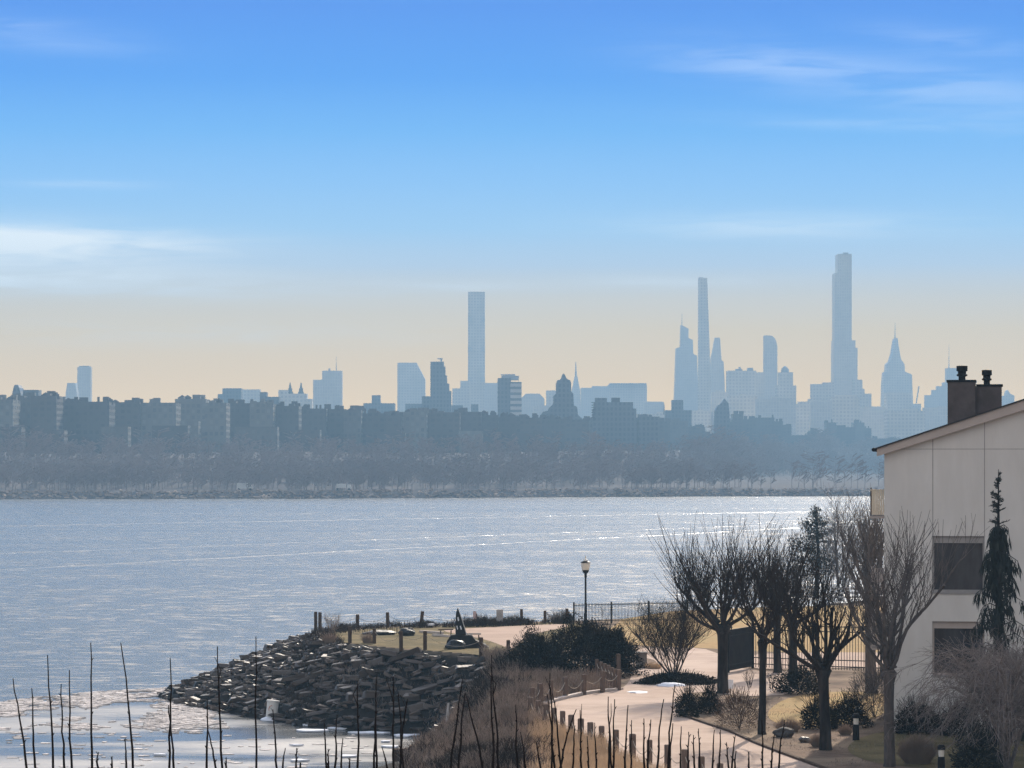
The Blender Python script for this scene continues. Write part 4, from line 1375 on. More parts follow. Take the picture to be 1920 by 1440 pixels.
scatter('undergrowth', 'dark weeds on the nose of the stone point', 'undergrowth', 'scrub_dark',
        [[(520, 1212), (585, 1188), (640, 1200), (650, 1216), (560, 1222)]], 1300, .25, .6, .014, .6, 2)
scatter('leaf_litter', 'leaf litter and dry stalks on the mulch under the trees', 'leaf litter', 'scrub',
        [[(1290, 1345), (1430, 1300), (1700, 1310), (1960, 1370), (1960, 1480), (1640, 1470), (1500, 1424), (1400, 1378)]], 5200, .04, .14, .010, 1.1, 1)
for px, pb, hh_, lab in ((872, 1172, 26, 'slender dark reeds left of the pink-tagged post'), (905, 1170, 24, 'dark reeds right of the pink-tagged post'), (1045, 1170, 20, 'reeds under the bare reddish shrub')):
    tuft('reed_clump', px, pb, 26, hh_, lab, 'scrub_dark', 60, 'reeds')
tuft('grass_tuft', 690, 1206, 30, 24, 'russet grass tuft on the lawn edge above the stones', 'reed_pink', 300)
tuft('grass_tuft', 618, 1204, 34, 22, 'russet grass tuft at the crest of the point', 'reed_pink', 300)

# ================================================================== riprap stones
random.seed(5)


def stone_mesh(name, sx, sy, sz, m, seed):
    rr = random.Random(seed)
    me = bpy.data.meshes.new(name)
    import bmesh
    bm = bmesh.new()
    bmesh.ops.create_cube(bm, size=1.0)
    for v in bm.verts:
        v.co.x *= sx * rr.uniform(.72, 1.1)
        v.co.y *= sy * rr.uniform(.72, 1.1)
        v.co.z *= sz * rr.uniform(.7, 1.15)
        v.co += Vector((rr.uniform(-.12, .12) * sx, rr.uniform(-.12, .12) * sy, 0))
    bmesh.ops.bevel(bm, geom=bm.edges[:], offset=min(sx, sy, sz) * .10, segments=1, affect='EDGES')
    bmesh.ops.triangulate(bm, faces=[f for f in bm.faces if len(f.verts) > 4])
    bm.to_mesh(me)
    bm.free()
    me.materials.append(m)
    return me


protos = []
for k in range(14):
    t = ('slab', 'block')[k % 2]
    dm = (R(1.3, 2.1), R(.7, 1.1), R(.26, .42)) if t == 'slab' else (R(.8, 1.3), R(.6, .9), R(.4, .6))
    protos.append((t, stone_mesh('stone', *dm, M['rock'], 100 + k)))
dark = [(t, stone_mesh('stone', R(.8, 1.4), R(.6, .9), R(.4, .6), M['rock_dark'], 300 + k)) for k, t in enumerate(['block'] * 4)]
pale = [('block', stone_mesh('stone', R(.35, .6), R(.3, .5), R(.2, .35), M['rock_pale'], 400 + k)) for k in range(4)]
slope_poly = [tuple(v) for v in wline[:9]] + [tuple(v) for v in reversed(crest[:5])] + [(-21, 229)]
slope_poly = slope_poly[::-1]
bank_img = [(292, 1308), (420, 1240), (520, 1206), (600, 1196), (655, 1212), (760, 1224), (860, 1234), (920, 1248), (910, 1300), (875, 1345), (860, 1392), (790, 1384), (700, 1378), (560, 1366), (420, 1342), (330, 1326)]


def project(p):
    return CX + F * p[0] / p[1], HY + F * (H - p[2]) / p[1]


cells, placed = {}, []
tries = 0
cnd = np.stack([np.random.RandomState(3).uniform(-26, 1, 30000), np.random.RandomState(4).uniform(176, 232, 30000)], 1)
cz = height(cnd)
while len(placed) < 1100 and tries < 30000:
    x, y, z = float(cnd[tries, 0]), float(cnd[tries, 1]), float(cz[tries])
    tries += 1
    if not (.0 <= z < G - .25):
        continue
    u, v_ = project((x, y, z))
    if not inside(np.array([[u, v_]]), bank_img)[0]:
        continue
    mind = .70 if len(placed) < 300 else .40
    if any((x - a) ** 2 + (y - b) ** 2 < mind ** 2 for a, b, *_ in placed):
        continue
    placed.append((x, y, z))
e_ = .4
names_used = 0
rub = MB()
for i, (x, y, z) in enumerate(placed):
    hx_ = float(height([(x + e_, y)])[0] - height([(x - e_, y)])[0]) / (2 * e_)
    hy_ = float(height([(x, y + e_)])[0] - height([(x, y - e_)])[0]) / (2 * e_)
    nrm = Vector((-hx_, -hy_, 1)).normalized()
    wet = z < .9
    if i < 290:
        r_ = random.random()
        if wet and r_ < .6:
            kind, me = random.choice(dark)
            lab = 'black wet boulder at the waterline of the stone bank'
        elif r_ > .955:
            kind, me = random.choice(pale)
            lab = 'pale whitish stone caught among the dark slabs of the bank'
        else:
            kind, me = random.choice(protos)
            lab = {'slab': 'long flat grey-brown slab lying askew in the stone bank', 'block': 'blocky grey-brown stone wedged in the stone bank'}[kind]
            if z > 3.2:
                lab = lab.replace('in the stone bank', 'near the top of the stone bank')
            elif z < 1.6:
                lab = lab.replace('in the stone bank', 'low in the stone bank')
        o = bpy.data.objects.new('riprap_stone', me)
        COL.objects.link(o)
        nn = (nrm * .3 + UP * .8 + Vector((R(-.2, .35), R(-.1, .55), 0))).normalized()
        q = nn.to_track_quat('Z', 'X')
        ang = R(-.5, .7)
        o.rotation_mode = 'QUATERNION'
        xa = Vector((math.cos(ang), math.sin(ang), 0))
        xa = (xa - nn * xa.dot(nn)).normalized()
        ya = nn.cross(xa)
        o.rotation_quaternion = Matrix((xa, ya, nn)).transposed().to_quaternion()
        o.location = (x, y, z + R(.02, .22))
        s_ = R(.5, .98)
        o.scale = (s_, s_, s_ * R(.9, 1.2))
        tag(o, lab, 'stone', 'riprap stones of the bank')
    else:
        for k in range(2):
            me = random.choice(protos)[1]
            s_ = R(.25, .6)
            mt_ = Matrix.Translation((x + R(-.3, .3), y + R(-.3, .3), z + R(0, .16))) @ Matrix.Rotation(R(-.6, .8), 4, 'Z') @ Matrix.Rotation(R(-.6, .15), 4, 'X') @ Matrix.Rotation(R(-.4, .4), 4, 'Y') @ Matrix.Scale(s_, 4)
            rub.add([mt_ @ v.co for v in me.vertices], [tuple(p_.vertices) for p_ in me.polygons])
tag(rub.build('rubble', M['rock']), 'small broken rubble filling the gaps of the stone bank', 'rubble', kind='stuff')
# driftwood on the stones
for k, (a, b_, lab) in enumerate([((838, 1330), (848, 1300), 'pale driftwood log stuck upright between the slabs'), ((900, 1255), (946, 1242), 'long pale plank lying near the top of the stones')]):
    p, q = pt(*a, 3.0 if k == 0 else 4.3), pt(*b_, 3.0 if k == 0 else 4.3)
    p.z = float(height([p[:2]])[0]) + .25
    q.z = p.z + (1.0 if k == 0 else .25)
    q.y = p.y + .6
    o = MB().tube([p, p.lerp(q, .5) + Vector((0, 0, .04)), q], [.09, .08, .06], 7).build('driftwood_log', M['rock_pale'], None, p)
    tag(o, lab, 'driftwood')

# ================================================================== ice and snow
random.seed(17)


def floe(mb, c, rx, ry, z=.02, thick=.06, n=11):
    poly = []
    for k in range(n):
        a = 2 * PI * k / n
        q = R(.45, 1.15)
        poly.append((c.x + math.cos(a) * rx * q, c.y + math.sin(a) * ry * q))
    mb.sheet(poly, z - .03, thick)


sheet = MB()
sheetpx = [(-40, 1322), (60, 1309), (140, 1301), (240, 1294), (318, 1290), (330, 1318), (400, 1336), (452, 1350), (470, 1362), (400, 1374), (330, 1376), (250, 1366), (170, 1376), (90, 1366), (-40, 1372)]
ice_poly = [tuple(pt(*p, 0)[:2]) for p in sheetpx]
bx = [min(p[0] for p in ice_poly), max(p[0] for p in ice_poly), min(p[1] for p in ice_poly), max(p[1] for p in ice_poly)]
n_f = 0
while n_f < 3600:
    x, y = R(bx[0], bx[1]), R(bx[2], bx[3])
    if not inside(np.array([[x, y]]), ice_poly)[0]:
        continue
    dd_ = mnoise.noise(Vector((x * .22, y * .10, 5.0))) + .4 * mnoise.noise(Vector((x * .9, y * .4, 2.0)))
    edge = seg_dist(np.array([[x, y]]), ice_poly[:6])[0] < 5
    if dd_ < (-.1 if edge else .2) + R(-.15, .15):
        continue
    n_f += 1
    s_ = R(.04, .26) ** 1.2 * 1.2
    floe(sheet, Vector((x, y)), s_ * R(1, 2.6), s_ * R(.6, 1.3), R(.012, .03), R(.04, .09), 8)
for k in range(90):                                    # stray bits in the cove
    p = pt(R(0, 700), R(1372, 1440), 0)
    if height([p[:2]])[0] > -.1:
        continue
    floe(sheet, p, R(.1, .5), R(.1, .4), .015, .05, 8)
tag(sheet.build('drift_ice', M['ice']), 'thin broken drift ice spread over the calm cove', 'drift ice', kind='stuff')
FL = [(482, 1342, 26, 'thin floe strip against the rocks left of the buoy'), (420, 1333, 40, 'long narrow floe under the tip of the stone point'), (575, 1361, 28, 'small white floe just right of the buoy'),
      (585, 1372, 70, 'longest floe off the middle of the stone bank'), (640, 1367, 50, 'white floe close to the stones, mid-bank'), (690, 1376, 90, 'broad white ice shelf along the right end of the stones'),
      (760, 1381, 70, 'white ice shelf ending at the brushy bank'), (556, 1399, 26, 'lone small floe in the dark reflection'), (560, 1428, 44, 'flat floe low in the cove between bare shoots'),
      (730, 1402, 34, 'small floe near the brushy bank'), (655, 1420, 50, 'flat floe in the blue water of the cove'), (300, 1417, 24, 'small floe in the dark rippled water'), (724, 1392, 20, 'tiny floe beneath the ice shelf')]
for px, py, wpx, lab in FL:
    c = pt(px, py, 0)
    rx = wpx * c.y / F / 2
    mb = MB()
    floe(mb, Vector((c.x, c.y)), rx, max(.35, rx * R(.7, 1.3)), .05, .09, 9)
    tag(mb.build('ice_floe', M['snow'], None, (c.x, c.y, 0)), lab, 'ice floe', 'ice floes in the cove')
for px, py, wpx, hpx, lab in [(1256, 1287, 56, 7, 'long snow heap in front of the low clipped hedge'), (1196, 1299, 42, 2, 'thin snow patch on the walkway beside the last post'), (1764, 1370, 56, 6, 'bluish snow patch in the shade by the house hedge')]:
    c = pt(px, py)
    sc = c.y / F
    mb = MB()
    n = 18
    rings = []
    for r_, z in ((1, 0), (.86, .55), (.6, .9), (.3, 1.0)):
        rings.append([(c.x + math.cos(2 * PI * k / n) * wpx * sc / 2 * r_ * R(.6, 1.15), c.y + math.sin(2 * PI * k / n) * (.55 if hpx > 4 else .7) * r_ * R(.7, 1.2), G + .03 + z * hpx * sc * .85 * R(.85, 1.1)) for k in range(n)])
    vs = [p for r_ in rings for p in r_]
    mb.add(vs, [(i * n + k, i * n + (k + 1) % n, (i + 1) * n + (k + 1) % n, (i + 1) * n + k) for i in range(3) for k in range(n)] + [tuple(range(3 * n, 4 * n))])
    tag(mb.build('snow_patch', M['snow'], None, (c.x, c.y, G), smooth=True), lab, 'snow', 'leftover snow patches')

# ================================================================== posts and ropes
random.seed(3)


def post(px, base=None, top=None, label='', hgt=1.05, w_=.21, lean=0.0, group=None, cap=True, m='post'):
    if base is not None:
        b = pt(px, base)
        if top is not None:
            hgt = (base - top) * b.y / F
    else:
        q = pt(px, top, G + hgt)
        b = Vector((q.x, q.y, G))
    mb = MB()
    n = Vector((lean, 0, 1))
    tw = R(-.3, .3)
    hw = w_ / 2
    vs = []
    for z, k in ((-.25, 1), (hgt - .03, 1), (hgt, .8)):
        for sx, sy in ((-1, -1), (1, -1), (1, 1), (-1, 1)):
            v = Matrix.Rotation(tw, 3, 'Z') @ Vector((sx * hw * k, sy * hw * k, 0))
            vs.append(b + n * z + v)
    mb.add(vs, [(0, 1, 5, 4), (1, 2, 6, 5), (2, 3, 7, 6), (3, 0, 4, 7), (4, 5, 9, 8), (5, 6, 10, 9), (6, 7, 11, 10), (7, 4, 8, 11), (8, 9, 10, 11)])
    o = mb.build('wooden_post', M[m], None, b)
    tag(o, label, 'post', group)
    return b + n * (hgt * .80)


def rope(points, label, sag=.22, r=.016):
    mb = MB()
    for a, b in zip(points[:-1], points[1:]):
        L = (b - a).length
        sg = min(sag * 2, L * .16 + .05)
        mb.tube([a.lerp(b, t / 8) - UP * sg * 4 * (t / 8) * (1 - t / 8) for t in range(9)], r, 4, False)
    tag(mb.build('rope', M['rope']), label, 'rope')


pg = 'posts along the walkway'
near = [(995, 1307), (1009, 1313), (1024, 1320), (1039, 1327), (1055, 1333), (1071, 1340), (1089, 1347), (1107, 1354), (1128, 1361), (1155, 1368), (1186, 1376), (1218, 1387), (1252, 1396), (1284, 1405), (1315, 1418), (1350, 1431)]
L_ = []
for i, (x, y) in enumerate(near):
    L_.append(post(x, None, y, f'square post in the grass beside the walkway, {ORD[i]} from the bend', group=pg))
rope(L_, 'rope slung between the posts on the near side of the walkway')
back = [(998, 1330, 1289), (1013, 1325, 1281), (1033, 1317, 1275), (1060, 1309, 1269), (1095, 1303, 1264), (1130, 1299, 1258), (1160, 1295, 1255)]
L_ = []
for i, (x, b, t) in enumerate(back):
    L_.append(post(x, b, t, f'square post standing on the pale kerb, {ORD[i]} counting from the bend', group=pg))
far = [(1153, None, 1254), (1147, None, 1251), (1141, None, 1247), (1134, None, 1244), (1127, None, 1241), (1119, None, 1236), (1106, None, 1231), (1096, None, 1225)]
rope(L_, 'rope slung between the posts on the pale kerb')
L2 = [L_[-1]]
for i, (x, b, t) in enumerate(far):
    L2.append(post(x, b, t, f'dark post in the tight row before the thicket, {ORD[i]} from the walkway', group=pg, w_=.18))
rope(L2, 'rope of the tight row of posts before the dark thicket', .1)
post(1159, 1272, 1226, 'single dark post at the right edge of the thicket', group=pg)
og = 'rope posts round the lawn'
river = [(592, 1180, 1147, 'post at the tip of the lawn, left one of a close pair'), (600, 1179, 1148, 'post at the tip of the lawn, right one of a close pair'), (670, 1177, 1152, 'post on the river side right of the tangled shrub'),
         (727, 1177, 1148, 'straight tall post on the river side, midway along the lawn'), (789, 1176, 1146, 'leaning post on the river side near the white block'), (892, 1173, 1150, 'post with a pinkish notice on the river side'),
         (978, 1171, 1142, 'dark post right of the grey warning sign'), (1022, 1169, 1145, 'dark post inside the bare reddish shrub'), (1063, 1168, 1141, 'dark post where rope and black railing meet')]
L_ = [post(x, b, t, l, group=og, lean=.11 if x == 789 else R(-.02, .02), w_=.2, m='timber' if x != 892 else 'post') for x, b, t, l in river]
rope(L_, 'thin rope along the river side of the lawn', .2, .012)
p = pt(892, 1173)
inner = [(656, 1206, 1174, 'front post at the stone bank, nearest the tip'), (702, 1207, 1178, 'front post beside the russet tuft'), (752, 1218, 1183, 'front post halfway along the stone bank'), (797, 1219, 1183, 'front post left of the dark sculpture'),
         (902, 1229, 1195, 'front post right of the dark sculpture'), (953, 1236, 1200, 'front post where the thicket begins')]
L_ = [post(x, b, t, l, group=og, w_=.2, m='timber') for x, b, t, l in inner]
rope(L_, 'thin rope along the stone-bank side of the lawn', .25, .012)


def sign(px, base, top, wpx, hpx, label, m, round_mark=False):
    b = pt(px, base)
    sc = b.y / F
    t = thing('sign', label, 'sign', b)
    MB().box((b.x, b.y, b.z + (base - top) * sc / 2), (.06, .06, (base - top) * sc)).build('sign_post', M['timber'], t)
    zc = b.z + (base - top) * sc - hpx * sc / 2
    pn = MB().box((b.x, b.y - .05, zc), (wpx * sc, .03, hpx * sc)).build('sign_panel', M[m], t)
    if round_mark:
        rr = wpx * sc * .30
        mk = MB()
        c = Vector((b.x, b.y - .07, zc + hpx * sc * .08))
        mk.tube([c + Vector((math.cos(a * PI / 10) * rr, 0, math.sin(a * PI / 10) * rr)) for a in range(21)], rr * .16, 5, False)
        mk.tube([c + Vector((-rr * .7, 0, rr * .7)), c + Vector((rr * .7, 0, -rr * .7))], rr * .14, 5)
        mk.box((c.x, c.y, c.z), (rr * .5, .01, rr * .9))
        mk.build('sign_mark', M['joint'], pn)
    return t


sign(937, 1174, 1143, 12.5, 22, 'grey warning sign with a dark round prohibition mark, by the terrace edge', 'sign_grey', True)
sign(890, 1174, 1146, 6, 14, 'narrow pinkish notice on a post at the river edge', 'sign_pink')
sign(1369, 1300, 1274, 11, 17, 'little white sign beside the big black trunk', 'snow')

# ================================================================== lamp post, bollard lights
b = pt(1098, 1172)
lp = thing('lamp_post', 'tall black lamp post with a pale acorn lantern above the dark thicket', 'street lamp', b)
sc = b.y / F
zt = b.z + (1172 - 1076) * sc
MB().lathe(b - UP * .1, [(.17, 0), (.17, .35), (.12, .45), (.10, .9), (.075, 1.0), (.065, zt - b.z - .2), (.09, zt - b.z - .12), (.09, zt - b.z + .1)], 12).build('pole', M['iron'], lp)
MB().lathe((b.x, b.y, zt), [(.08, 0), (.20, .12), (.24, .22), (.25, .27)], 14).build('lantern_base', M['iron'], lp)
MB().lathe((b.x, b.y, zt + .272), [(.23, 0), (.29, .22), (.32, .40), (.31, .50)], 14).build('lantern_glass', M['lamp_glass'], lp)
MB().lathe((b.x, b.y, zt + .774), [(.36, 0), (.34, .05), (.18, .13)], 14).build('lantern_cap', M['iron'], lp)
MB().lathe((b.x, b.y, zt + .906), [(.17, 0), (.14, .10), (.05, .16), (.035, .24), (.05, .28), (.01, .42)], 12).build('lantern_top', M['lamp_glass'], lp)


def bollard(px, base, top, label):
    b = pt(px, base)
    Ht = (base - top) * b.y / F
    t = thing('bollard_light', label, 'path light', b)
    MB().lathe(b - UP * .05, [(.16, 0), (.14, .1), (.13, Ht * .62)], 14).build('bollard_body', M['iron'], t)
    MB().lathe((b.x, b.y, b.z + Ht * .62 - .049), [(.10, 0), (.11, Ht * .22)], 14).build('bollard_lens', M['lamp_glass'], t)
    MB().lathe((b.x, b.y, b.z + Ht * .84 - .048), [(.15, 0), (.15, Ht * .1), (.10, Ht * .16)], 14).build('bollard_cap', M['iron'], t)


bollard(1605, 1388, 1336, 'black bollard light right of the leaning trunk, the taller front one of two')
bollard(1608, 1352, 1316, 'black bollard light partly hidden behind the front one')
bollard(1765, 1452, 1394, 'black bollard light near the fawn tuft at the lower edge')


# ================================================================== fences, gate, planter, sculpture, boulders, buoy
def iron_fence(a, c, hgt, step, label, name='iron_fence', r=.016, rails=(.92, .14), pst=2.4, spear=False):
    a, c = Vector(a), Vector(c)
    t = thing(name, label, 'fence', a)
    d = c - a
    n = int(d.length / step)
    pk = MB()
    for i in range(n + 1):
        q = a + d * (i / n)
        pk.box((q.x, q.y, q.z + hgt * .5 + .03), (r * 2, r * 2, hgt * (.97 + (.05 if spear and i % 2 else 0))))
    pk.build('pickets', M['iron'], t)
    ang = math.atan2(d.y, d.x)
    for k in rails:
        m = a + d * .5
        MB().box((m.x, m.y, m.z + hgt * k), (d.length, .045, .05), ang).build('rail', M['iron'], t)
    k = max(1, int(d.length / pst))
    for i in range(k + 1):
        q = a + d * (i / k)
        MB().box((q.x, q.y, q.z + hgt * .53 - .05), (.09, .09, hgt * 1.06 + .1), ang).build('fence_post', M['iron'], t)


iron_fence(pt(1076, 1170), pt(1216, 1167), 1.45, .11, 'black picket railing at the river edge behind the lamp post')
iron_fence(pt(1216.5, 1167), pt(1352, 1163), 1.45, .11, 'continuation of the black railing behind the round bare tree')
iron_fence(pt(1412, 1253), pt(1524, 1257), 2.5, .16, 'tall black iron fence before the straw-coloured lawn, left half', rails=(.97, .86, .24, .10), pst=3.2)
iron_fence(pt(1525, 1257), pt(1652, 1261), 2.5, .16, 'tall black iron fence before the straw-coloured lawn, half next to the house', rails=(.97, .86, .24, .10), pst=3.2)
a, c = pt(1366, 1262), pt(1411, 1253)
gt = thing('screen_gate', 'dark solid screened gate panel standing behind the big black trunk', 'gate', a)
d = c - a
ang = math.atan2(d.y, d.x)
m_ = a + d * .5
MB().box((m_.x, m_.y, m_.z + 1.22), (d.length, .04, 2.2), ang).build('screen_panel', M['screen'], gt)
for k in (.18, .42, 2.0, 2.32):
    MB().box((m_.x, m_.y - .05, m_.z + k), (d.length, .05, .06), ang).build('rail', M['iron'], gt)
for t_ in (0, 1):
    q = a + d * t_
    MB().box((q.x, q.y, q.z + 1.25), (.1, .1, 2.6), ang).build('gate_post', M['iron'], gt)
q = a + d * .12
MB().lathe((q.x, q.y, q.z + 2.33), [(.03, 0), (.03, .1), (.07, .13), (.02, .2)], 8).build('finial', M['iron'], gt)
# long low white wall / terrace edge seen through trees beyond the lawn
a, c = pt(1560, 1128), pt(1720, 1126)
d = c - a
m_ = a + d * .5
wlr = thing('white_railing', 'white boarded railing at the far end of the lawn, glimpsed through the twigs', 'railing', a)
for k in (.35, .7, 1.05):
    MB().box((m_.x, m_.y, m_.z + k), (d.length, .05, .16), math.atan2(d.y, d.x)).build('rail', M['white'], wlr)
for i in range(6):
    q = a + d * (i / 5)
    MB().box((q.x, q.y - .05, q.z + .55), (.12, .05, 1.15)).build('railing_post', M['white'], wlr)
# planter
b = pt(1203, 1253)
sc = b.y / F
pl = thing('planter', 'square dark concrete planter at the right edge of the thicket', 'planter', b)
MB().box((b.x, b.y + .4, b.z + .40), (20 * sc, .8, .80)).build('planter_body', M['concrete'], pl)
MB().box((b.x, b.y + .4, b.z + .845), (23 * sc, .9, .08)).build('planter_rim', M['concrete'], pl)
# sculpture
b = pt(866, 1214)
sc = b.y / F
sx = lambda px: b.x + (px - 866) * sc
sz = lambda py: b.z + (1214 - py) * sc
sp_ = thing('sculpture', 'dark sail-shaped metal sculpture with white slits on a heavy block', 'sculpture', b)
blk = MB()
blk.prism_y([(sx(836), sz(1217)), (sx(838), sz(1202)), (sx(846), sz(1190)), (sx(884), sz(1190)), (sx(892), sz(1200)), (sx(902), sz(1204)), (sx(910), sz(1208)), (sx(917), sz(1214)), (sx(915), sz(1217))], b.y - .55, b.y + .55)
blk.build('plinth', M['sculpture'], sp_)
sail = MB()
for poly in ([(854, 1190), (854, 1170), (855, 1149), (858.5, 1139), (862, 1150), (866, 1163), (874, 1190)],):
    sail.prism_y([(sx(x), sz(y)) for x, y in poly], b.y - .14, b.y + .14)
sl_ = sail.build('sail', M['sculpture'], sp_)
for poly in ([(857.5, 1158), (859.5, 1156), (861, 1163), (859, 1165)], [(855.8, 1174), (857.2, 1172.5), (859, 1179), (857.8, 1181)], [(862, 1174), (864, 1172.5), (866, 1179), (864.5, 1181)]):
    MB().prism_y([(sx(x), sz(y)) for x, y in poly], b.y - .155, b.y - .141).build('slit', M['snow'], sl_)
ed = MB()
ed.tube([(sx(862), b.y, sz(1150)), (sx(866.8), b.y, sz(1163)), (sx(874.8), b.y, sz(1190))], .03, 5)
ed.build('edge_trim', M['white'], sl_)
for px, x0, x1, yt, yb, lab in ((836, 822, 850, 1180, 1193, 'dark flat-topped bench just left of the sail sculpture'), (888, 874, 902, 1188.5, 1200, 'pale flat-topped bench just right of the sail sculpture')):
    q = pt(px, yb)
    s2 = q.y / F
    bn = thing('bench', lab, 'bench', q)
    zt_ = q.z + (yb - yt) * s2
    x_0, x_1 = (x0 - CX) * s2, (x1 - CX) * s2
    MB().box(((x_0 + x_1) / 2, q.y, zt_), (x_1 - x_0, .42, .07)).build('seat', M['timber'] if px == 836 else M['concrete'], bn)
    for xx in (x_0 + .15, x_1 - .15):
        MB().box((xx, q.y, q.z + (zt_ - q.z) / 2 - .04), (.07, .36, zt_ - q.z - .06)).build('leg', M['timber'], bn)
# rocks
import bmesh


def boulder(px, base, wpx, hpx, label, m='boulder', seed=1, name='boulder'):
    b = pt(px, base)
    sc = b.y / F
    me = bpy.data.meshes.new(name)
    bm = bmesh.new()
    bmesh.ops.create_icosphere(bm, subdivisions=3, radius=1)
    for v in bm.verts:
        n = mnoise.noise(v.co * 1.3 + Vector((seed * 7.1, 0, 0))) * .3 + mnoise.noise(v.co * 4 + Vector((seed, 3, 0))) * .08
        v.co *= 1 + n
        v.co.x *= wpx * sc / 2
        v.co.y *= wpx * sc / 2.6
        v.co.z = max(-.15, v.co.z * hpx * sc * .62 + hpx * sc * .35)
    bm.to_mesh(me)
    bm.free()
    me.materials.append(M[m])
    o = bpy.data.objects.new(name, me)
    COL.objects.link(o)
    o.location = b
    return tag(o, label, 'rock')


boulder(1470, 1382, 40, 20, 'big dark rounded boulder in the mulch right of the second black trunk', seed=2)
boulder(1509, 1392, 22, 11, 'smaller grey boulder right of the big rounded one', 'rock', seed=3)
boulder(1740, 1462, 30, 16, 'grey boulder beside the short bollard light', 'rock', seed=4)
boulder(764, 1192, 32, 16, 'dark jagged rock pile on the lawn left of the sculpture', 'rock_dark', seed=5)
boulder(712, 1190, 60, 9, 'low dark heap of brushwood on the lawn behind the front posts', 'rock_dark', seed=6, name='brush_heap')
boulder(855, 1217, 36, 18, 'rough dark rock against the foot of the sculpture', 'rock_dark', seed=8)
b = pt(807, 1177)
sc = b.y / F
wb = thing('stone_block', 'small white stone block bench at the river side of the lawn', 'stone bench', b)
MB().box((b.x, b.y, b.z + .23), (14 * sc, .4, .12)).build('seat', M['snow'], wb)
for dx in (-.17, .17):
    MB().box((b.x + dx, b.y, b.z + .07), (.10, .34, .19)).build('leg', M['rock'], wb)
for (a_, c_, lab) in (((788, 1186), (830, 1189), 'white timber edging plank on the lawn left of the sculpture'), ((812, 1193), (842, 1195), 'short white plank below the longer one beside the sculpture')):
    p, q = pt(*a_), pt(*c_)
    d = q - p
    m_ = p + d * .5
    tag(MB().box((m_.x, m_.y, G + .09), (d.length, .2, .14), math.atan2(d.y, d.x)).build('plank', M['kerb'], None, m_), lab, 'plank')
# dry stalk fence on the lawn
st = MB()
for k in range(34):
    p = pt(660 + k * 3.2 + R(-1, 1), 1186 + R(-2, 3))
    st.tube([p - UP * .05, p + Vector((R(-.08, .08), 0, R(.45, .8)))], .016, 4)
tag(st.build('reeds', M['scrub_dark']), 'row of thin dark dead stalks on the lawn near the tip', 'dead stalks', kind='stuff')
# buoy
b = pt(509, 1351, 0)
sc = b.y / F
by = thing('buoy', 'white barrel buoy with a red ring mark tilted against the stones', 'buoy', b)
MB().lathe(b - UP * .12, [(.20, 0), (.62, .02), (.70, .16), (.62, .26), (.40, .34), (.36, .36)], 18).build('float', M['snow'], by, smooth=False)
ax = Vector((.10, .05, 1)).normalized()
p0 = b + UP * .2
MB().tube([p0, p0 + ax * .08, p0 + ax * .95, p0 + ax * .96, p0 + ax * 1.06, p0 + ax * 1.07], [.34, .36, .36, .41, .41, .30], 18).build('barrel', M['white'], by)
c = p0 + ax * .52 + Vector((-.02, -.345, 0))
rg = MB()
rg.tube([c + Vector((math.cos(a * PI / 10) * .17, .045 * abs(math.cos(a * PI / 10)), math.sin(a * PI / 10) * .22)) for a in range(21)], .022, 5, False)
rg.build('ring_mark', M['red'], by)
ds = MB()
ds.tube([c + Vector((-.06, -.012, .1)), c + Vector((.05, -.012, -.1))], .02, 5)
ds.build('mark_stroke', M['joint'], by)
# old dark pile stumps by the water
for px, pb, wpx, hpx, lab in ((815, 1440, 34, 62, 'dark rotten timber stump on the brushy bank'), (768, 1446, 60, 44, 'dark square timber crib at the water edge')):
    b = pt(px, pb, 1.2)
    sc = b.y / F
    t = MB()
    for k in range(4 if wpx > 40 else 1):
        ww = wpx * sc / (2 if wpx > 40 else 1)
        t.box((b.x + (k % 2 - .5) * ww * (wpx > 40), b.y + (k // 2) * ww, b.z - .6 + hpx * sc * .5), (ww * .96, ww * .96, hpx * sc + R(.8, 1.4)), R(-.1, .1), (R(-.06, .06), R(-.06, .06)))
    tag(t.build('timber_stump', M['timber'], None, b), lab, 'timber')

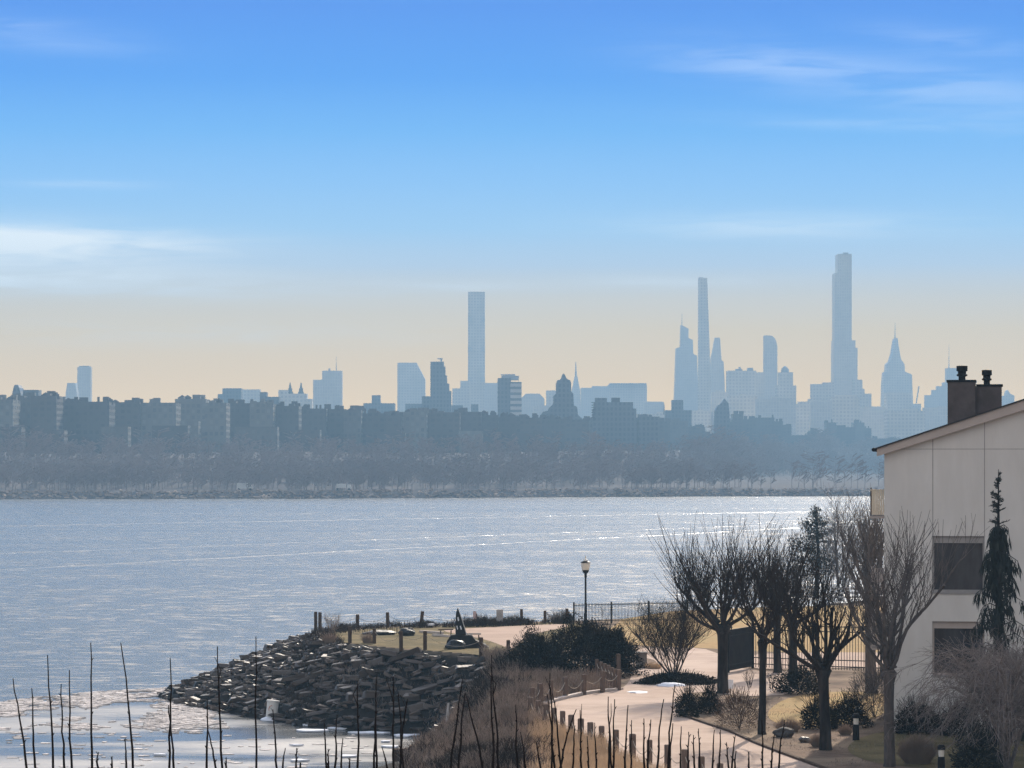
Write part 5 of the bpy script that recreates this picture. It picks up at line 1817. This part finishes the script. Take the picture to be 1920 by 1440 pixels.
# ================================================================== bare shoots close to the camera
random.seed(29)
SH = [(50, 24, 1272, -2), (66, 60, 1290, 1), (100, 89, 1228, -2), (120, 114, 1282, 0), (134, 130, 1256, 0), (172, 170, 1205, 0), (184, 185, 1410, 3), (210, 210, 1418, 0), (237, 235, 1384, 0), (250, 227, 1205, -3),
      (318, 320, 1234, 0), (326, 316, 1322, -1), (388, 389, 1310, 0), (404, 388, 1362, -2), (416, 407, 1212, 0), (424, 424, 1420, 0), (480, 480, 1193, 0), (519, 512, 1330, 0), (530, 535, 1402, 1), (555, 556, 1402, 0), (563, 564, 1430, 0),
      (612, 608, 1355, 0), (616, 615, 1404, 0), (628, 632, 1340, 0), (640, 643, 1384, 1), (655, 656, 1420, 0), (671, 671, 1276, 0), (702, 708, 1262, 1), (706, 704, 1300, 0), (726, 716, 1400, -1), (738, 738, 1268, 0), (750, 764, 1310, 2), (756, 746, 1296, -1),
      (846, 868, 1272, 2), (860, 872, 1300, 1), (905, 872, 1300, -3), (924, 921, 1228, 0), (935, 921, 1250, -2), (970, 967, 1321, 0), (985, 976, 1372, -1), (1013, 1004, 1390, -1), (1035, 1032, 1262, 0), (1040, 1026, 1300, -1), (1052, 1036, 1300, -2),
      (1050, 1080, 1330, 3), (1074, 1078, 1360, 0), (1090, 1088, 1331, 0), (1104, 1101, 1380, 0), (1118, 1115, 1355, 0), (1142, 1141, 1306, 0), (1150, 1152, 1311, 0), (1147, 1140, 1330, 0), (1172, 1178, 1322, 1), (1183, 1184, 1350, 0), (1208, 1207, 1347, 0), (1214, 1220, 1349, 1),
      (1232, 1244, 1311, 2), (1252, 1265, 1284, 2), (1254, 1262, 1356, 1), (1276, 1277, 1362, 0), (1290, 1291, 1372, 0), (1302, 1300, 1378, 0), (1312, 1310, 1366, 0), (1336, 1340, 1368, 1), (1348, 1351, 1368, 0), (1366, 1362, 1392, 0), (1372, 1379, 1376, 1), (1378, 1380, 1408, 1), (1404, 1404, 1410, 0), (1430, 1429, 1350, 0), (1446, 1452, 1376, 1), (1460, 1471, 1350, 2)]
YS = 40.0
bounds = [0, 145, 300, 450, 600, 780, 960, 1085, 1200, 1320, 1500]
for gi in range(len(bounds) - 1):
    mem = [s_ for s_ in SH if bounds[gi] <= s_[0] < bounds[gi + 1]]
    if not mem:
        continue
    xm = sum(s_[0] for s_ in mem) / len(mem)
    Yg = YS + R(-2.5, 2.5)
    c = at(xm, 1440, Yg)
    zb_ = 9.3
    base = Vector((c.x, Yg, G))
    t = thing('pollarded_sapling', f'bare young tree showing only thin dark shoots, {ORD[gi]} from the left along the bottom edge', 'sapling', base, 'bare saplings close to the viewer')
    MB().tube([base - UP * .3, base + Vector((.05, 0, 2.5)), Vector((c.x, Yg, zb_ - .3)), Vector((c.x, Yg, zb_))], [.16, .12, .11, .17], 9).build('trunk', M['bark'], t)
    for (xb, xt, yt, bend) in mem:
        Y = Yg + R(-.4, .4)
        p0 = Vector((c.x + (at(xb, 1440, Y).x - c.x) * .45, Yg, zb_ - .05))
        p1 = at(xb, 1440, Y)
        p2 = at(xt, yt, Y)
        pts = [p0, p0.lerp(p1, .5) + Vector((R(-.05, .05), 0, 0))]
        n = 7
        for k in range(n + 1):
            q = p1.lerp(p2, k / n)
            tt = k / n
            q.x += (-bend * .006) * math.sin(tt * PI) + (R(-.011, .011) * min(1, (1440 - yt) / 190) if 0 < k < n else 0) + .006 * min(1, (1440 - yt) / 190) * math.sin(tt * 7 + xb)
            pts.append(q)
        thick = .0165 if (1440 - yt) > 90 else .015
        rr = [thick * 1.25, thick * 1.15] + [thick * (1 - .62 * k / n) for k in range(n + 1)]
        sb = MB().tube(pts, rr, 6)
        for k in range(3, len(pts) - 1):               # buds
            if random.random() < .5:
                q = pts[k]
                sb.tube([q, q + Vector((R(-.03, .03), 0, .035))], [rr[k] * .9, .003], 4)
        if (1440 - yt) > 100 and random.random() < .35:
            q = pts[-3]
            sb.tube([q, q + Vector((R(-.06, .06), 0, .14)), q + Vector((R(-.09, .09), 0, .3))], [rr[-3] * .7, .006, .003], 5)
        sb.build('shoot', M['shoot'], t)

# ================================================================== sky, sun, haze, camera
SUN_AZ, SUN_EL = math.radians(14), math.radians(28)
sv = Vector((math.sin(SUN_AZ) * math.cos(SUN_EL), math.cos(SUN_AZ) * math.cos(SUN_EL), math.sin(SUN_EL)))
sd = bpy.data.lights.new('sun', 'SUN')
sd.energy = SUN_E
sd.angle = math.radians(.53)
sd.color = (1.0, .90, .77)
so = bpy.data.objects.new('sun', sd)
COL.objects.link(so)
so.location = (100, 300, 200)
so.rotation_euler = sv.to_track_quat('Z', 'Y').to_euler()

wld = bpy.data.worlds.new('World')
S.world = wld
wld.use_nodes = True
N, L = wld.node_tree.nodes, wld.node_tree.links
bg = N['Background']
sky = N.new('ShaderNodeTexSky')
sky.sky_type = 'NISHITA'
sky.sun_disc = False
sky.sun_elevation = SUN_EL
sky.sun_rotation = SUN_AZ
sky.air_density = 1.0
sky.dust_density = 2.0
sky.ozone_density = .8
tc = N.new('ShaderNodeTexCoord')
sp = N.new('ShaderNodeSeparateXYZ')
L.new(tc.outputs['Generated'], sp.inputs[0])


def wm(op, a, b, clamp=False):
    k = N.new('ShaderNodeMath')
    k.operation = op
    k.use_clamp = clamp
    for i, x in enumerate((a, b)):
        if isinstance(x, (int, float)):
            k.inputs[i].default_value = x
        else:
            L.new(x, k.inputs[i])
    return k.outputs[0]


# winter sky colour by elevation above the horizon (low, warm murk; clear deep blue above)
rp = N.new('ShaderNodeValToRGB')
rp.color_ramp.interpolation = 'LINEAR'
el = rp.color_ramp.elements
ZMAX = .30
for i, (z, c) in enumerate(SKY):
    e = el[i] if i < 2 else el.new(z / ZMAX)
    e.position = z / ZMAX
for i, (z, c) in enumerate(SKY):
    el[i].color = (*c, 1)
L.new(wm('DIVIDE', sp.outputs['Z'], ZMAX, True), rp.inputs['Fac'])
mxs = N.new('ShaderNodeMix')
mxs.data_type = 'RGBA'
mr = N.new('ShaderNodeMapRange')
mr.inputs['From Min'].default_value = .20
mr.inputs['From Max'].default_value = .42
L.new(sp.outputs['Z'], mr.inputs['Value'])
L.new(mr.outputs['Result'], mxs.inputs['Factor'])
L.new(rp.outputs['Color'], mxs.inputs['A'])
L.new(sky.outputs['Color'], mxs.inputs['B'])
# cirrus streaks
mp = N.new('ShaderNodeMapping')
mp.inputs['Scale'].default_value = (7, 7, 75)
mp.inputs['Rotation'].default_value = (0, math.radians(3.0), 0)
L.new(tc.outputs['Generated'], mp.inputs['Vector'])
n1 = N.new('ShaderNodeTexNoise')
n1.inputs['Scale'].default_value = 1.0
n1.inputs['Detail'].default_value = 7
n1.inputs['Roughness'].default_value = .55
n1.inputs['Distortion'].default_value = .5
L.new(mp.outputs['Vector'], n1.inputs['Vector'])
mp2 = N.new('ShaderNodeMapping')
mp2.inputs['Scale'].default_value = (28, 28, 260)
mp2.inputs['Rotation'].default_value = (0, math.radians(6.0), 0)
L.new(tc.outputs['Generated'], mp2.inputs['Vector'])
n2 = N.new('ShaderNodeTexNoise')
n2.inputs['Detail'].default_value = 6
n2.inputs['Distortion'].default_value = .8
n2.inputs['Scale'].default_value = 1.0
L.new(mp2.outputs['Vector'], n2.inputs['Vector'])
blend = wm('ADD', wm('MULTIPLY', n1.outputs['Fac'], .5), wm('MULTIPLY', n2.outputs['Fac'], .5))
cl = None
for (cx, cz, wx, wz, tilt, amp) in CLOUDS:
    qx = wm('DIVIDE', wm('SUBTRACT', sp.outputs['X'], cx), wx)
    qz = wm('DIVIDE', wm('SUBTRACT', wm('ADD', sp.outputs['Z'], wm('MULTIPLY', wm('SUBTRACT', sp.outputs['X'], cx), tilt)), cz), wz)
    gsn = wm('POWER', 2.718, wm('MULTIPLY', wm('ADD', wm('MULTIPLY', qx, qx), wm('MULTIPLY', qz, qz)), -1))
    gsn = wm('MULTIPLY', gsn, amp)
    cl = gsn if cl is None else wm('ADD', cl, gsn)
st_ = N.new('ShaderNodeMapRange')
st_.interpolation_type = 'SMOOTHSTEP'
st_.inputs['From Min'].default_value = .34
st_.inputs['From Max'].default_value = .62
L.new(blend, st_.inputs['Value'])
cf = wm('MULTIPLY', cl, wm('ADD', .10, wm('MULTIPLY', st_.outputs['Result'], .9)), True)
mc = N.new('ShaderNodeMix')
mc.data_type = 'RGBA'
L.new(cf, mc.inputs['Factor'])
L.new(mxs.outputs['Result'], mc.inputs['A'])
mc.inputs['B'].default_value = (*CLOUD_C, 1)
# added bright cloud in the unseen sky behind the viewer, filling the shade
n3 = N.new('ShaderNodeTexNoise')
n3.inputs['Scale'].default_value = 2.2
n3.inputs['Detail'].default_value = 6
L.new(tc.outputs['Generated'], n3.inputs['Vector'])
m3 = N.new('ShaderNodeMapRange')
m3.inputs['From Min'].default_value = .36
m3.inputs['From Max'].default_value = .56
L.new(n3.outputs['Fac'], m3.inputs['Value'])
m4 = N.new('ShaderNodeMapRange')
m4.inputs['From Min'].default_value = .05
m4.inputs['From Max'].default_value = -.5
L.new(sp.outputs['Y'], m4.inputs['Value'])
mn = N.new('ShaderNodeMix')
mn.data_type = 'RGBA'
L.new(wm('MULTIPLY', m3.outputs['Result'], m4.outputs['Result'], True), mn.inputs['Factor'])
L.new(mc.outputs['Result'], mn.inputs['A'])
mn.inputs['B'].default_value = (*NORTH_FILL_C, 1)
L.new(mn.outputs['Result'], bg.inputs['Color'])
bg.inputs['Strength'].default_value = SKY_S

hm = bpy.data.materials.new('haze')
hm.cycles.volume_sampling = 'DISTANCE'
hm.use_nodes = True
N, L = nt(hm)
N.remove(N['Principled BSDF'])
pv = N.new('ShaderNodeVolumePrincipled')
pv.inputs['Color'].default_value = (*HAZE_C, 1)
pv.inputs['Absorption Color'].default_value = (0, 0, 0, 1)
pv.inputs['Density'].default_value = HAZE_D
pv.inputs['Anisotropy'].default_value = HAZE_G
L.new(pv.outputs['Volume'], N['Material Output'].inputs['Volume'])
hb = MB().box((0, 1875, 147), (4900, 6950, 302))
ho = hb.build('haze', hm)
tag(ho, 'pale winter haze over river and city', 'haze', kind='stuff')

cam = bpy.data.cameras.new('camera')
cam.sensor_width = 36
cam.lens = 36 * F / 1920
cam.shift_y = (HY - 720) / 1920
cam.clip_start = .5
cam.clip_end = 30000
co = bpy.data.objects.new('camera', cam)
COL.objects.link(co)
co.location = (0, 0, H)
co.rotation_euler = (PI / 2, 0, 0)
S.camera = co
S.render.engine = 'CYCLES'
S.render.resolution_x, S.render.resolution_y = 1024, 768
S.view_settings.view_transform = 'Standard'
S.view_settings.look = 'None'
S.view_settings.exposure = EXPO
cy = S.cycles
cy.use_adaptive_sampling = False
cy.max_bounces = 5
cy.diffuse_bounces = 2
cy.glossy_bounces = 2
cy.transmission_bounces = 2
cy.volume_bounces = 0
cy.transparent_max_bounces = 4
cy.sample_clamp_indirect = 4
cy.caustics_reflective = False
cy.caustics_refractive = False
try:
    cy.use_denoising = True
    cy.denoiser = 'OPENIMAGEDENOISE'
    cy.denoising_input_passes = 'RGB_ALBEDO_NORMAL'
    cy.denoising_prefilter = 'NONE'
except Exception:
    pass
